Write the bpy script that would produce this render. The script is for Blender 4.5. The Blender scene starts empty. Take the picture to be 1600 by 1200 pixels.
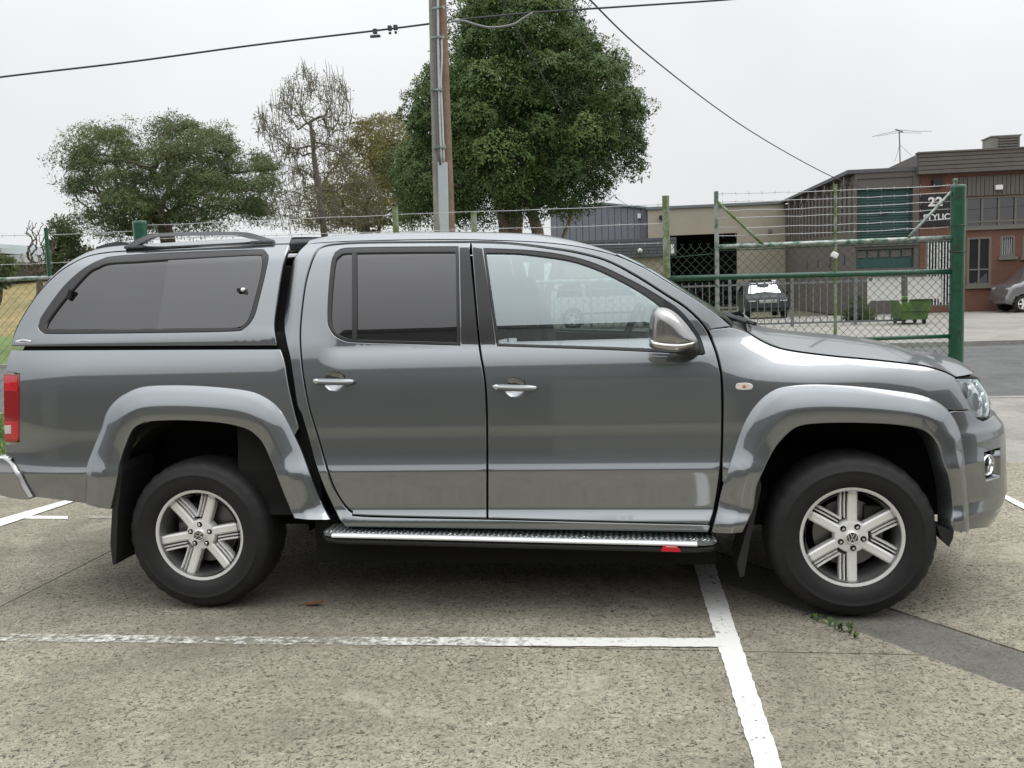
import bpy, bmesh, math, random
import numpy as np
from mathutils import Vector, Matrix
from mathutils.geometry import delaunay_2d_cdt
random.seed(7); rng = np.random.default_rng(7)
scn = bpy.context.scene
col = scn.collection
R_ = math.radians
# ------------------------------------------------------------------ camera
FPX, CX, CY, CZ, YAW, PIT, ROL = 1450.0, 2.1709, -5.1488, 1.5282, -0.13845, 0.10156, -0.03357
F_ = np.array([math.sin(YAW)*math.cos(PIT), math.cos(YAW)*math.cos(PIT), -math.sin(PIT)])
Rt = np.array([math.cos(YAW), -math.sin(YAW), 0.0]); Up = np.cross(Rt, F_)
R2 = Rt*math.cos(ROL)+Up*math.sin(ROL); U2 = -Rt*math.sin(ROL)+Up*math.cos(ROL)
CAM = np.array([CX, CY, CZ])
cd = bpy.data.cameras.new('camera'); co = bpy.data.objects.new('camera', cd); col.objects.link(co)
cd.sensor_width = 36; cd.lens = FPX/1600*36; cd.clip_end = 3000; cd.clip_start = 0.05
M = Matrix(((R2[0], U2[0], -F_[0], CX), (R2[1], U2[1], -F_[1], CY), (R2[2], U2[2], -F_[2], CZ), (0, 0, 0, 1)))
co.matrix_world = M
scn.camera = co
scn.render.resolution_x, scn.render.resolution_y = 1024, 768
# ------------------------------------------------------------------ sky and sun (overcast)
SUN_EL, SUN_AZ = R_(62), R_(75)
w = bpy.data.worlds.new('World'); scn.world = w; w.use_nodes = True
nt = w.node_tree; nt.nodes.clear(); N = nt.nodes.new; L = nt.links.new
out = N('ShaderNodeOutputWorld'); bg = N('ShaderNodeBackground')
sky = N('ShaderNodeTexSky'); sky.sky_type = 'NISHITA'; sky.sun_disc = False
sky.sun_elevation = SUN_EL; sky.sun_rotation = SUN_AZ
hs = N('ShaderNodeHueSaturation'); hs.inputs['Saturation'].default_value = 0.25; L(sky.outputs[0], hs.inputs['Color'])
mul = N('ShaderNodeVectorMath'); mul.operation = 'SCALE'; mul.inputs['Scale'].default_value = 0.01; L(hs.outputs[0], mul.inputs[0])
tc = N('ShaderNodeTexCoord'); sep = N('ShaderNodeSeparateXYZ'); L(tc.outputs['Generated'], sep.inputs[0])
cl = N('ShaderNodeClamp'); L(sep.outputs['Z'], cl.inputs[0])
pw = N('ShaderNodeMath'); pw.operation = 'POWER'; pw.inputs[1].default_value = 1.9; L(cl.outputs[0], pw.inputs[0])
ramp = N('ShaderNodeMapRange'); ramp.inputs['To Min'].default_value = 0.76; ramp.inputs['To Max'].default_value = 2.35
L(pw.outputs[0], ramp.inputs['Value'])
nz = N('ShaderNodeTexNoise'); nz.inputs['Scale'].default_value = 2.4; nz.inputs['Detail'].default_value = 4
L(tc.outputs['Generated'], nz.inputs['Vector'])
nr = N('ShaderNodeMapRange'); nr.inputs['From Min'].default_value = .25; nr.inputs['From Max'].default_value = .75; nr.inputs['To Min'].default_value = 0.90; nr.inputs['To Max'].default_value = 1.10; L(nz.outputs[0], nr.inputs['Value'])
m1 = N('ShaderNodeMath'); m1.operation = 'MULTIPLY'; L(ramp.outputs[0], m1.inputs[0]); L(nr.outputs[0], m1.inputs[1])
cc = N('ShaderNodeVectorMath'); cc.operation = 'SCALE'; cc.inputs[0].default_value = (0.985, 1.0, 1.012); L(m1.outputs[0], cc.inputs['Scale'])
ad = N('ShaderNodeVectorMath'); ad.operation = 'ADD'; L(cc.outputs[0], ad.inputs[0]); L(mul.outputs[0], ad.inputs[1])
L(ad.outputs[0], bg.inputs['Color']); bg.inputs['Strength'].default_value = 1.0; L(bg.outputs[0], out.inputs[0])
sd = bpy.data.lights.new('sun', 'SUN'); sd.energy = 1.3; sd.angle = R_(50); sd.color = (1, .97, .93)
so = bpy.data.objects.new('sun', sd); col.objects.link(so)
# the sky's rotation is measured clockwise from +Y
sv = Vector((math.sin(SUN_AZ)*math.cos(SUN_EL), math.cos(SUN_AZ)*math.cos(SUN_EL), math.sin(SUN_EL)))
so.rotation_euler = sv.to_track_quat('Z', 'Y').to_euler()
scn.view_settings.view_transform = 'Standard'; scn.view_settings.look = 'None'
scn.view_settings.exposure = 0.0; scn.view_settings.gamma = 1.0; scn.view_settings.use_curve_mapping = False
scn.cycles.max_bounces = 8; scn.cycles.transparent_max_bounces = 16; scn.cycles.caustics_reflective = False; scn.cycles.caustics_refractive = False
# ------------------------------------------------------------------ pixel helpers (1600x1200 photo pixels)
def ray(x, y): return F_+R2*(x-800)/FPX+U2*(600-y)/FPX
def at(x, y, D): return CAM+ray(x, y)*D                   # D = depth along the view axis
def onY(x, y, Y):
    d = ray(x, y); return CAM+d*((Y-CY)/d[1])
def gnd(x, y, z=0.0):
    d = ray(x, y); return CAM+d*((z-CZ)/d[2])
def proj(P):
    d = np.asarray(P, float)-CAM; z = d@F_
    return np.stack([800+FPX*(d@R2)/z, 600-FPX*(d@U2)/z], -1)
# ------------------------------------------------------------------ materials
MATS = {}
def mat(name, color, rough=.5, metal=0., spec=.5, var=0., vscale=8., bump=0., bscale=60., coat=0., coat_r=.03, detail=6, emit=None, trans=0., ior=1.45, var2=None, vs2=1.0):
    if name in MATS: return MATS[name]
    m = bpy.data.materials.new(name); m.use_nodes = True; nt = m.node_tree; b = nt.nodes['Principled BSDF']
    c = (*color, 1)
    b.inputs['Base Color'].default_value = c; b.inputs['Roughness'].default_value = rough; b.inputs['Metallic'].default_value = metal
    b.inputs['Specular IOR Level'].default_value = spec; b.inputs['Coat Weight'].default_value = coat; b.inputs['Coat Roughness'].default_value = coat_r
    b.inputs['IOR'].default_value = ior
    if trans: b.inputs['Transmission Weight'].default_value = trans
    tc = nt.nodes.new('ShaderNodeTexCoord')
    if var or var2:
        n = nt.nodes.new('ShaderNodeTexNoise'); n.inputs['Scale'].default_value = vscale; n.inputs['Detail'].default_value = detail; n.inputs['Roughness'].default_value = .65
        nt.links.new(tc.outputs['Object'], n.inputs['Vector'])
        mr = nt.nodes.new('ShaderNodeMapRange'); mr.inputs['From Min'].default_value = .25; mr.inputs['From Max'].default_value = .75
        mr.inputs['To Min'].default_value = 1-var; mr.inputs['To Max'].default_value = 1+var
        nt.links.new(n.outputs[0], mr.inputs['Value'])
        vm = nt.nodes.new('ShaderNodeVectorMath'); vm.operation = 'SCALE'; vm.inputs[0].default_value = color
        nt.links.new(mr.outputs[0], vm.inputs['Scale'])
        o = vm.outputs[0]
        if var2:
            n2 = nt.nodes.new('ShaderNodeTexNoise'); n2.inputs['Scale'].default_value = vs2; n2.inputs['Detail'].default_value = 8; n2.inputs['Roughness'].default_value = .7
            nt.links.new(tc.outputs['Object'], n2.inputs['Vector'])
            r2 = nt.nodes.new('ShaderNodeMapRange'); r2.inputs['From Min'].default_value = .48; r2.inputs['From Max'].default_value = .62
            nt.links.new(n2.outputs[0], r2.inputs['Value'])
            mx = nt.nodes.new('ShaderNodeMix'); mx.data_type = 'RGBA'; nt.links.new(r2.outputs[0], mx.inputs[0])
            nt.links.new(o, mx.inputs[6]); mx.inputs[7].default_value = (*var2, 1); o = mx.outputs[2]
        nt.links.new(o, b.inputs['Base Color'])
    if bump:
        n = nt.nodes.new('ShaderNodeTexNoise'); n.inputs['Scale'].default_value = bscale; n.inputs['Detail'].default_value = 5
        nt.links.new(tc.outputs['Object'], n.inputs['Vector'])
        bp = nt.nodes.new('ShaderNodeBump'); bp.inputs['Strength'].default_value = bump; bp.inputs['Distance'].default_value = .01
        nt.links.new(n.outputs[0], bp.inputs['Height']); nt.links.new(bp.outputs[0], b.inputs['Normal'])
    if emit:
        b.inputs['Emission Color'].default_value = (*emit[:3], 1); b.inputs['Emission Strength'].default_value = emit[3]
    MATS[name] = m; return m
def glass(name, tint, refl, dark=None, rough=0.0):
    """thin pane: a mirror share over a tinted see-through (or opaque dark) share"""
    if name in MATS: return MATS[name]
    m = bpy.data.materials.new(name); m.use_nodes = True; nt = m.node_tree; nt.nodes.clear()
    o = nt.nodes.new('ShaderNodeOutputMaterial'); g = nt.nodes.new('ShaderNodeBsdfGlossy'); g.inputs['Roughness'].default_value = rough
    g.inputs['Color'].default_value = (.86, .97, .99, 1) if dark is None else (1, .99, 1.0, 1)
    fr = nt.nodes.new('ShaderNodeFresnel'); fr.inputs['IOR'].default_value = 1.5
    ad = nt.nodes.new('ShaderNodeMath'); ad.operation = 'ADD'; ad.use_clamp = True; ad.inputs[1].default_value = refl-.04; nt.links.new(fr.outputs[0], ad.inputs[0])
    if dark is None:
        t = nt.nodes.new('ShaderNodeBsdfTransparent'); t.inputs['Color'].default_value = (*tint, 1)
    else:
        t = nt.nodes.new('ShaderNodeMixShader'); t.inputs[0].default_value = .9
        tt = nt.nodes.new('ShaderNodeBsdfTransparent'); tt.inputs['Color'].default_value = (*tint, 1)
        dd = nt.nodes.new('ShaderNodeBsdfDiffuse'); dd.inputs['Color'].default_value = (*dark, 1)
        nt.links.new(tt.outputs[0], t.inputs[1]); nt.links.new(dd.outputs[0], t.inputs[2])
    mx = nt.nodes.new('ShaderNodeMixShader'); nt.links.new(ad.outputs[0], mx.inputs[0]); nt.links.new(t.outputs[0], mx.inputs[1]); nt.links.new(g.outputs[0], mx.inputs[2])
    nt.links.new(mx.outputs[0], o.inputs[0]); MATS[name] = m; return m
# ------------------------------------------------------------------ object helpers
def tag(o, label=None, cat=None, group=None, kind=None):
    if label: o['label'] = label
    if cat: o['category'] = cat
    if group: o['group'] = group
    if kind: o['kind'] = kind
    return o
def empty(name, loc=(0, 0, 0), rz=0.0):
    o = bpy.data.objects.new(name, None); col.objects.link(o); o.location = loc; o.rotation_euler = (0, 0, rz); o.empty_display_size = .2
    return o
def link(name, me, m=None, parent=None, smooth=False):
    if m is not None and len(me.materials) == 0: me.materials.append(m)
    if smooth:
        for p in me.polygons: p.use_smooth = True
    o = bpy.data.objects.new(name, me); col.objects.link(o)
    if parent is not None: o.parent = parent
    return o
def mesh(name, v, f, m=None, parent=None, smooth=False, normals=None):
    me = bpy.data.meshes.new(name); me.from_pydata([tuple(map(float, p)) for p in v], [], [tuple(int(i) for i in q) for q in f]); me.update()
    if normals is not None:
        for p in me.polygons: p.use_smooth = True
        me.normals_split_custom_set_from_vertices([tuple(map(float, n)) for n in normals])
        smooth = False
    return link(name, me, m, parent, smooth)
class MB:
    def __init__(s): s.v = []; s.f = []
    def add(s, v, f):
        o = len(s.v); s.v += [tuple(map(float, p)) for p in v]; s.f += [tuple(i+o for i in q) for q in f]; return s
    def box(s, c, d, rz=0.0, rot=None):
        c = np.array(c, float); d = np.array(d, float)/2
        P = np.array([(x, y, z) for x in (-1, 1) for y in (-1, 1) for z in (-1, 1)])*d
        if rot is not None: P = P@np.array(rot).T
        elif rz: 
            a = math.cos(rz); b = math.sin(rz); P = P@np.array(((a, b, 0), (-b, a, 0), (0, 0, 1)))
        return s.add(P+c, [(0, 1, 3, 2), (4, 6, 7, 5), (0, 4, 5, 1), (2, 3, 7, 6), (0, 2, 6, 4), (1, 5, 7, 3)])
    def bar(s, a, b, w, h=None, up=(0, 0, 1)):
        a = np.array(a, float); b = np.array(b, float); h = h or w; t = b-a; t /= np.linalg.norm(t)
        x = np.cross(t, up); 
        if np.linalg.norm(x) < 1e-3: x = np.cross(t, (1, 0, 0))
        x /= np.linalg.norm(x); y = np.cross(x, t)
        P = [p+x*w/2*i+y*h/2*j for p in (a, b) for i, j in ((-1, -1), (1, -1), (1, 1), (-1, 1))]
        return s.add(P, [(3, 2, 1, 0), (4, 5, 6, 7), (0, 1, 5, 4), (1, 2, 6, 5), (2, 3, 7, 6), (3, 0, 4, 7)])
    def tube(s, pts, r, n=8, caps=True):
        pts = [np.array(p, float) for p in pts]; k = len(pts); rr = r if hasattr(r, '__len__') else [r]*k
        V = []; prev = None
        for i, p in enumerate(pts):
            t = pts[min(i+1, k-1)]-pts[max(i-1, 0)]; t = t/(np.linalg.norm(t)+1e-9)
            if prev is None:
                a = np.array((0, 0, 1.)) if abs(t[2]) < .9 else np.array((1., 0, 0)); x = np.cross(t, a)
            else: x = prev-t*(prev@t)
            x /= np.linalg.norm(x)+1e-9; prev = x; y = np.cross(t, x)
            V += [p+rr[i]*(x*math.cos(2*math.pi*j/n)+y*math.sin(2*math.pi*j/n)) for j in range(n)]
        Fc = [(i*n+j, i*n+(j+1) % n, (i+1)*n+(j+1) % n, (i+1)*n+j) for i in range(k-1) for j in range(n)]
        if caps: Fc += [tuple(range(n))[::-1], tuple((k-1)*n+j for j in range(n))]
        return s.add(V, Fc)
    def lathe(s, prof, c=(0, 0, 0), axis='Z', n=24, close=False):
        """prof: (radius, height) pairs about an axis"""
        V = []
        for r, h in prof:
            for j in range(n):
                a = 2*math.pi*j/n; x, y = r*math.cos(a), r*math.sin(a)
                V.append((x, y, h) if axis == 'Z' else (x, h, y) if axis == 'Y' else (h, x, y))
        k = len(prof); Fc = []
        for i in range(k if close else k-1):
            i2 = (i+1) % k
            for j in range(n):
                q = (i*n+j, i*n+(j+1) % n, i2*n+(j+1) % n, i2*n+j)
                Fc.append(q if axis != 'Y' else q[::-1])
        return s.add(np.array(V)+np.array(c), Fc)
    def prism(s, poly, o, ax, ay, az, t0, t1):
        """extrude 2D polygon: o + ax*x + ay*y + az*t"""
        o, ax, ay, az = [np.array(q, float) for q in (o, ax, ay, az)]; n = len(poly)
        V = [o+ax*p[0]+ay*p[1]+az*t for t in (t0, t1) for p in poly]
        return s.add(V, [tuple(range(n))[::-1], tuple(range(n, 2*n))]+[(i, (i+1) % n, n+(i+1) % n, n+i) for i in range(n)])
    def build(s, name, m=None, parent=None, smooth=False, bevel=0.0, auto=None):
        me = bpy.data.meshes.new(name); me.from_pydata(s.v, [], s.f)
        bm = bmesh.new(); bm.from_mesh(me); bmesh.ops.recalc_face_normals(bm, faces=bm.faces[:])
        if bevel: bmesh.ops.bevel(bm, geom=bm.edges[:], offset=bevel, segments=2, affect='EDGES', profile=.6)
        bm.to_mesh(me); bm.free(); me.update()
        o = link(name, me, m, parent, smooth or auto is not None)
        if auto is not None: me.set_sharp_from_angle(angle=R_(auto))
        return o
def copy_tree(o, parent=None):
    c = o.copy(); col.objects.link(c); c.parent = parent
    for ch in o.children: copy_tree(ch, c)
    return c
# ------------------------------------------------------------------ 2D fill
def inside(P, poly):
    P = np.asarray(P, float); x, y = P[:, 0], P[:, 1]; r = np.zeros(len(P), bool); n = len(poly); j = n-1
    for i in range(n):
        xi, yi = poly[i][:2]; xj, yj = poly[j][:2]
        if yi != yj:
            c = ((yi > y) != (yj > y)) & (x < (xj-xi)*(y-yi)/(yj-yi)+xi); r ^= c
        j = i
    return r
def edge_dist(P, poly):
    P = np.asarray(P, float); A = np.array([p[:2] for p in poly], float); B = np.roll(A, -1, 0); best = np.full(len(P), 1e9)
    for a, b in zip(A, B):
        ab = b-a; t = np.clip(((P-a)@ab)/(ab@ab+1e-12), 0, 1); best = np.minimum(best, np.linalg.norm(P-(a+t[:, None]*ab), axis=1))
    return best
def fill(poly, holes=(), du=.04, dz=.03, rows=()):
    loops = [np.array([p[:2] for p in poly], float)]+[np.array([p[:2] for p in h], float) for h in holes]
    lo, hi = loops[0].min(0), loops[0].max(0)
    us = np.arange(lo[0]+du/2, hi[0], du); zs = np.unique(np.concatenate([np.arange(lo[1]+dz/2, hi[1], dz), [z for z in rows if lo[1] < z < hi[1]]]))
    g = np.array([(u, z) for u in us for z in zs]).reshape(-1, 2)
    if len(g):
        k = inside(g, loops[0])
        for h in loops[1:]: k &= ~inside(g, h)
        g = g[k]
        if len(g):
            d = np.min([edge_dist(g, l) for l in loops], 0); g = g[d > .3*min(du, dz)]
    V = []; E = []
    for l in loops:
        o = len(V); V += [Vector(p) for p in l]; E += [(o+i, o+(i+1) % len(l)) for i in range(len(l))]
    V += [Vector(p) for p in g]
    r = delaunay_2d_cdt(V, E, [], 0, 1e-6)
    P = np.array([tuple(v) for v in r[0]]); T = np.array([f for f in r[2] if len(f) == 3])
    c = P[T].mean(1); k = inside(c, loops[0])
    for h in loops[1:]: k &= ~inside(c, h)
    return P, T[k], loops
def curve(pts, step=6.0, closed=True):
    """Catmull-Rom through points; a point with a third element is a corner"""
    n = len(pts); P = [np.array(p[:2], float) for p in pts]; K = [len(p) > 2 for p in pts]; o = []
    for i in range(n if closed else n-1):
        j = (i+1) % n; a, b = P[i], P[j]
        p0 = a if (K[i] or (not closed and i == 0)) else P[i-1]
        p3 = b if (K[j] or (not closed and j == n-1)) else P[(j+1) % n]
        k = max(1, int(np.linalg.norm(b-a)/step))
        for q in range(k):
            t = q/k
            o.append(.5*((2*a)+(b-p0)*t+(2*p0-5*a+4*b-p3)*t*t+(3*a-p0-3*b+p3)*t**3) if not (K[i] and K[j]) else a+(b-a)*t)
    if not closed: o.append(P[-1])
    return np.array(o)
def resample(P, n):
    P = np.asarray(P, float); d = np.concatenate([[0], np.cumsum(np.linalg.norm(np.diff(P, axis=0), axis=1))]); t = np.linspace(0, d[-1], n)
    return np.stack([np.interp(t, d, P[:, k]) for k in range(P.shape[1])], -1)
# ================================================================== THE PICKUP
def paint(name, c, c2, fac, r1=.36, r2=.05):
    m = mat(name, c, rough=r1, metal=.9, spec=.5, var=.05, vscale=1400, detail=1); nt = m.node_tree; b = nt.nodes['Principled BSDF']
    g = nt.nodes.new('ShaderNodeBsdfPrincipled'); g.inputs['Base Color'].default_value = (*c2, 1); g.inputs['Metallic'].default_value = 1.; g.inputs['Roughness'].default_value = r2
    mx = nt.nodes.new('ShaderNodeMixShader'); mx.inputs[0].default_value = fac; nt.links.new(b.outputs[0], mx.inputs[1]); nt.links.new(g.outputs[0], mx.inputs[2]); nt.links.new(mx.outputs[0], nt.nodes['Material Output'].inputs[0]); return m
PAINT = paint('grey_metallic_paint', (.262, .277, .288), (.36, .38, .395), .46, .30, .05)
BLACK = mat('black_plastic', (.018, .018, .019), rough=.5, var=.1, vscale=30, bump=.05, bscale=400)
SATIN = mat('satin_black_trim', (.032, .032, .034), rough=.32, spec=.6, var=.06, vscale=20)
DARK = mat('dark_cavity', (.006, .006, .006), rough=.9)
RUBBER = mat('tyre_rubber', (.013, .013, .014), rough=.62, var=.25, vscale=14, bump=.12, bscale=220)
ALLOY = mat('alloy_silver', (.86, .855, .84), rough=.36, metal=.25, var=.04, vscale=60)
CHROME = mat('chrome', (.78, .79, .80), rough=.06, metal=1.)
PRIVACY = glass('privacy_glass', (.05, .05, .055), .115, dark=(.012, .012, .013)); PRIVACY2 = glass('sliding_privacy_glass', (.05, .05, .055), .128, dark=(.014, .014, .015))
CLEARG = glass('clear_green_glass', (.66, .76, .72), .36)
SCREEN = glass('windscreen_glass', (.70, .78, .74), .12)
LENS = glass('clear_lens', (.9, .92, .92), .10)
INTER = mat('interior_grey', (.055, .056, .058), rough=.7, var=.1, vscale=40)
HEADL = mat('interior_headlining', (.33, .33, .31), rough=.9)
# ---- side surface: half width from the tilt of the panel at each height, wrapped round the nose
ZT = np.linspace(.30, 1.90, 641)
def width_table(nodes, w0=.935, z0=.69):
    t = np.tan(np.radians(np.interp(ZT, [n[0] for n in nodes], [n[1] for n in nodes])))
    c = np.concatenate([[0], np.cumsum((t[1:]+t[:-1])/2*np.diff(ZT))]); return w0-(c-np.interp(z0, ZT, c))
low = [(.30, -30), (.43, -12), (.465, 30), (.498, 25), (.512, 3), (.53, -2), (.60, -3.5), (.682, -3), (.694, 18.5), (.715, 16.5), (.74, 13), (.79, 4), (.88, 2.0), (.98, 3.5), (1.08, 7)]
T_CAB = width_table(low+[(1.15, 10.5), (1.185, 12.5), (1.21, 18), (1.25, 25), (1.272, 22), (1.285, 9), (1.34, 9.2), (1.385, 11.6), (1.45, 15), (1.60, 19), (1.70, 23), (1.735, 32), (1.78, 55), (1.9, 60)])
T_CAB2 = width_table(low+[(1.15, 10), (1.25, 11.8), (1.28, 13.5), (1.30, 16.5), (1.36, 17), (1.45, 16), (1.60, 19), (1.70, 23), (1.735, 32), (1.78, 55), (1.9, 60)])
T_BED = width_table(low+[(1.14, 10.0), (1.19, 13.0), (1.23, 20), (1.30, 27), (1.9, 30)])
T_FEN = width_table(low[:-1]+[(1.02, 7), (1.06, 11), (1.085, 16), (1.12, 34), (1.16, 46), (1.22, 50), (1.9, 50)])
T_CAN = width_table(low+[(1.14, 8), (1.20, 7), (1.29, 6), (1.335, 7), (1.352, 26), (1.38, 19), (1.5, 19), (1.70, 23), (1.74, 36), (1.80, 62), (1.9, 62)])
T_CAN = T_CAN-(np.interp(1.30, ZT, T_CAN)-np.interp(1.297, ZT, T_BED))
US, NEXP = 3.10, 2.7
_t = np.linspace(0, math.pi/2, 4001); _fx = np.sin(_t)**(2/NEXP); _fy = np.cos(_t)**(2/NEXP)
_d = np.concatenate([[0], np.cumsum(np.hypot(.84*np.diff(_fx), .93*np.diff(_fy)))]); UEND = US+_d[-1]
XF = [(.25, 3.82), (.30, 3.854), (.34, 3.893), (.38, 3.914), (.42, 3.937), (.46, 3.951), (.50, 3.966), (.58, 3.961), (.66, 3.956), (.78, 3.953), (.81, 3.945), (.84, 3.918), (.86, 3.906), (.90, 3.895), (.94, 3.88), (.98, 3.862), (1.02, 3.839), (1.06, 3.81), (1.10, 3.76), (1.16, 3.70), (1.9, 3.70)]
def ss(a, b, x):
    t = np.clip((x-a)/(b-a), 0, 1); return t*t*(3-2*t)
def S(u, z, off=0., kind='body'):
    u = np.asarray(u, float); z = np.asarray(z, float)
    if kind == 'canopy': G = np.interp(z, ZT, T_CAN)
    else:
        k = ss(2.45, 2.95, u); b = ss(.42, .50, u)
        cb = ss(.64, .76, u); G = ((np.interp(z, ZT, T_CAB)*cb+np.interp(z, ZT, T_CAB2)*(1-cb))*(1-k)+np.interp(z, ZT, T_FEN)*k)*b+np.interp(z, ZT, T_BED)*(1-b)
    G = G-.05*np.clip((-.62-u)/.4, 0, 2)**2+off
    s = np.clip(u-US, 0, None); fx = np.interp(s, _d, _fx); fy = np.interp(s, _d, _fy)
    xf = np.interp(z, [p[0] for p in XF], [p[1] for p in XF])+off
    X = np.where(u <= US, u, US+(xf-US)*fx)
    return np.stack([X, -G*fy, z+0*u], -1)
def trace(px, kind='body', off=0.):
    px = np.asarray(px, float)
    q = np.array([onY(x, y, -.88) for x, y in px]); u = q[:, 0].copy(); z = q[:, 2].copy()
    u = np.where(u > US, US+(u-US)*1.05, u)
    for it in range(40):
        p0 = proj(S(u, z, off, kind)); r = px-p0; h = 1e-3
        a = (proj(S(u+h, z, off, kind))-p0)/h; b = (proj(S(u, z+h, off, kind))-p0)/h
        det = a[:, 0]*b[:, 1]-a[:, 1]*b[:, 0]; det = np.where(np.abs(det) < 2000, np.sign(det+1e-9)*2000, det)
        du = (r[:, 0]*b[:, 1]-r[:, 1]*b[:, 0])/det; dz = (a[:, 0]*r[:, 1]-a[:, 1]*r[:, 0])/det
        u += np.clip(du, -.15, .15)*.8; z += np.clip(dz, -.15, .15)*.8
        u = np.clip(u, -1.4, UEND)
    bad = np.linalg.norm(proj(S(u, z, off, kind))-px, axis=1) > 1.0
    if bad.any():
        gu, gz = np.meshgrid(np.linspace(-1.35, UEND-.4, 500), np.linspace(.28, 1.9, 260)); gu = gu.ravel(); gz = gz.ravel(); g = proj(S(gu, gz, off, kind))
        for i in np.where(bad)[0]:
            j = np.argmin(((g-px[i])**2).sum(1)); u[i], z[i] = gu[j], gz[j]
    return np.stack([u, z], -1)
def snormal(P, kind):
    h = 2e-3; a = S(P[:, 0]+h, P[:, 1], 0, kind)-S(P[:, 0]-h, P[:, 1], 0, kind); b = S(P[:, 0], P[:, 1]+h, 0, kind)-S(P[:, 0], P[:, 1]-h, 0, kind)
    n = np.cross(a, b); return n/np.linalg.norm(n, axis=1)[:, None]
def shrink(l, d, sg):
    e = np.roll(l, -1, 0)-l; e /= np.linalg.norm(e, axis=1)[:, None]+1e-9
    n = np.stack([e[:, 1], -e[:, 0]], -1); n = n+np.roll(n, 1, 0); n /= np.maximum(np.linalg.norm(n, axis=1)[:, None], .6)
    area = np.sum(l[:, 0]*np.roll(l[:, 1], -1)-np.roll(l[:, 0], -1)*l[:, 1])
    return l-n*d*sg*np.sign(area)
CREASE = [.465, .50, .512, .53, .684, .694, .71, .73, .76, 1.185, 1.21, 1.25, 1.272, 1.285]
truck = empty('pickup_truck', (1.5, 0, 0))
tag(truck, 'grey metallic dual-cab pickup with matching canopy and alloy wheels, parked on the concrete lot', 'pickup truck')
OFF = Vector((-1.5, 0, 0))
def tparent(o, p):
    if p is truck: o.parent = truck; o.matrix_parent_inverse = Matrix.Translation(OFF)
    else: o.parent = p
    return o
def panel(name, px, holes=(), kind='body', off=0., m=PAINT, parent=truck, thick=.02, both=True, uz=False, du=.045, dz=.03, step=6., holes_uz=(), label=None, turn=.0028):
    """a body panel cut to its traced outline on the side surface; returns (near, far)"""
    B = np.asarray(px, float) if uz else trace(curve(px, step), kind, off)
    H = [trace(curve(h, step), kind, off) for h in holes]+[np.asarray(h, float) for h in holes_uz]
    if turn:
        B = shrink(B, turn+.0008, 1); H = [shrink(h, turn+.0008, -1) for h in H]
    P, T, loops = fill(B, H, du, dz, CREASE)
    X = S(P[:, 0], P[:, 1], off, kind); n = snormal(P, kind)
    # rolled edge then a return flange
    V = list(X); Nn = list(n); Fc = []
    a, b, c = X[T[:, 0]], X[T[:, 1]], X[T[:, 2]]; fl = np.einsum('ij,ij->i', np.cross(b-a, c-a), n[T[:, 0]]) < 0
    for t, f in zip(T, fl): Fc.append(t[::-1] if f else t)
    for l in loops:
        q = S(l[:, 0], l[:, 1], off, kind); nn = snormal(l, kind); o = len(V); k = len(l)
        ed = np.roll(q, -1, 0)-np.roll(q, 1, 0); sd = np.cross(ed, nn); sd /= np.linalg.norm(sd, axis=1)[:, None]+1e-9
        # outward side
        tst = l+0; area = np.sum(l[:, 0]*np.roll(l[:, 1], -1)-np.roll(l[:, 0], -1)*l[:, 1])
        if area < 0: sd = -sd
        if l is not loops[0]: sd = -sd
        V += list(q); Nn += list(nn); V += list(q+sd*turn-nn*turn); Nn += list((nn+sd)/1.414)
        V += list(q+sd*turn-nn*thick); Nn += list(sd)
        for i in range(k):
            j = (i+1) % k
            for r in (0, 1):
                quad = [o+r*k+i, o+r*k+j, o+(r+1)*k+j, o+(r+1)*k+i]
                A, Bq, Cq = np.array(V[quad[0]]), np.array(V[quad[1]]), np.array(V[quad[2]])
                if np.cross(Bq-A, Cq-A)@(np.array(Nn[quad[3]])) < 0: quad = quad[::-1]
                Fc.append(quad)
    V = np.array(V); Nn = np.array(Nn)
    o1 = tparent(mesh(name, V, Fc, m, None, normals=Nn), parent)
    if label: o1['label'] = label
    if not both: return o1, None
    o2 = tparent(mesh(name, V*(1, -1, 1), [tuple(f)[::-1] for f in Fc], m, None, normals=Nn*(1, -1, 1)), parent)
    return o1, o2
# ---- outlines, in photo pixels
bed_front = [(437, 546), (444, 568), (450, 604), (462, 655), (473, 694), (485, 739), (503, 784), (518, 812)]
rfl_out = [(134, 786), (136, 732), (147, 700), (159, 670), (168, 643), (186, 622), (216, 606), (255, 602), (315, 603), (375, 608.5), (405, 616), (429, 631), (444, 649), (458, 676), (472, 706), (486, 745), (503, 786), (516, 811)]
rfl_in = [(172, 796), (180, 760), (186, 724), (195, 697), (206, 672), (218, 663), (234, 658.6), (285, 657), (345, 661), (384, 670), (400, 681), (411, 694), (426, 727), (442, 769), (459, 809.5)]
ffl_out = [(1112, 831), (1120, 800), (1127, 768), (1134, 744), (1150, 696), (1165, 657), (1186, 627), (1210, 609), (1234, 603), (1276, 600.6), (1336, 603.6), (1390, 609.6), (1435, 616.5), (1463, 627), (1482, 643), (1496, 666), (1503, 696), (1508, 740), (1512, 790), (1512, 829)]
ffl_in = [(1160, 832), (1177, 796), (1181.5, 765), (1190.5, 741), (1210, 702), (1234, 675), (1255, 664.5), (1300, 661), (1360, 661.5), (1405, 664.5), (1438, 670.5), (1456, 681), (1468, 699), (1478.5, 729), (1487, 765), (1490, 805), (1490, 829.5)]
def between(a, b, t, n=60):
    A = resample(curve(a, 5, False), n); B = resample(curve(b, 5, False), n); return A+(B-A)*t
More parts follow.
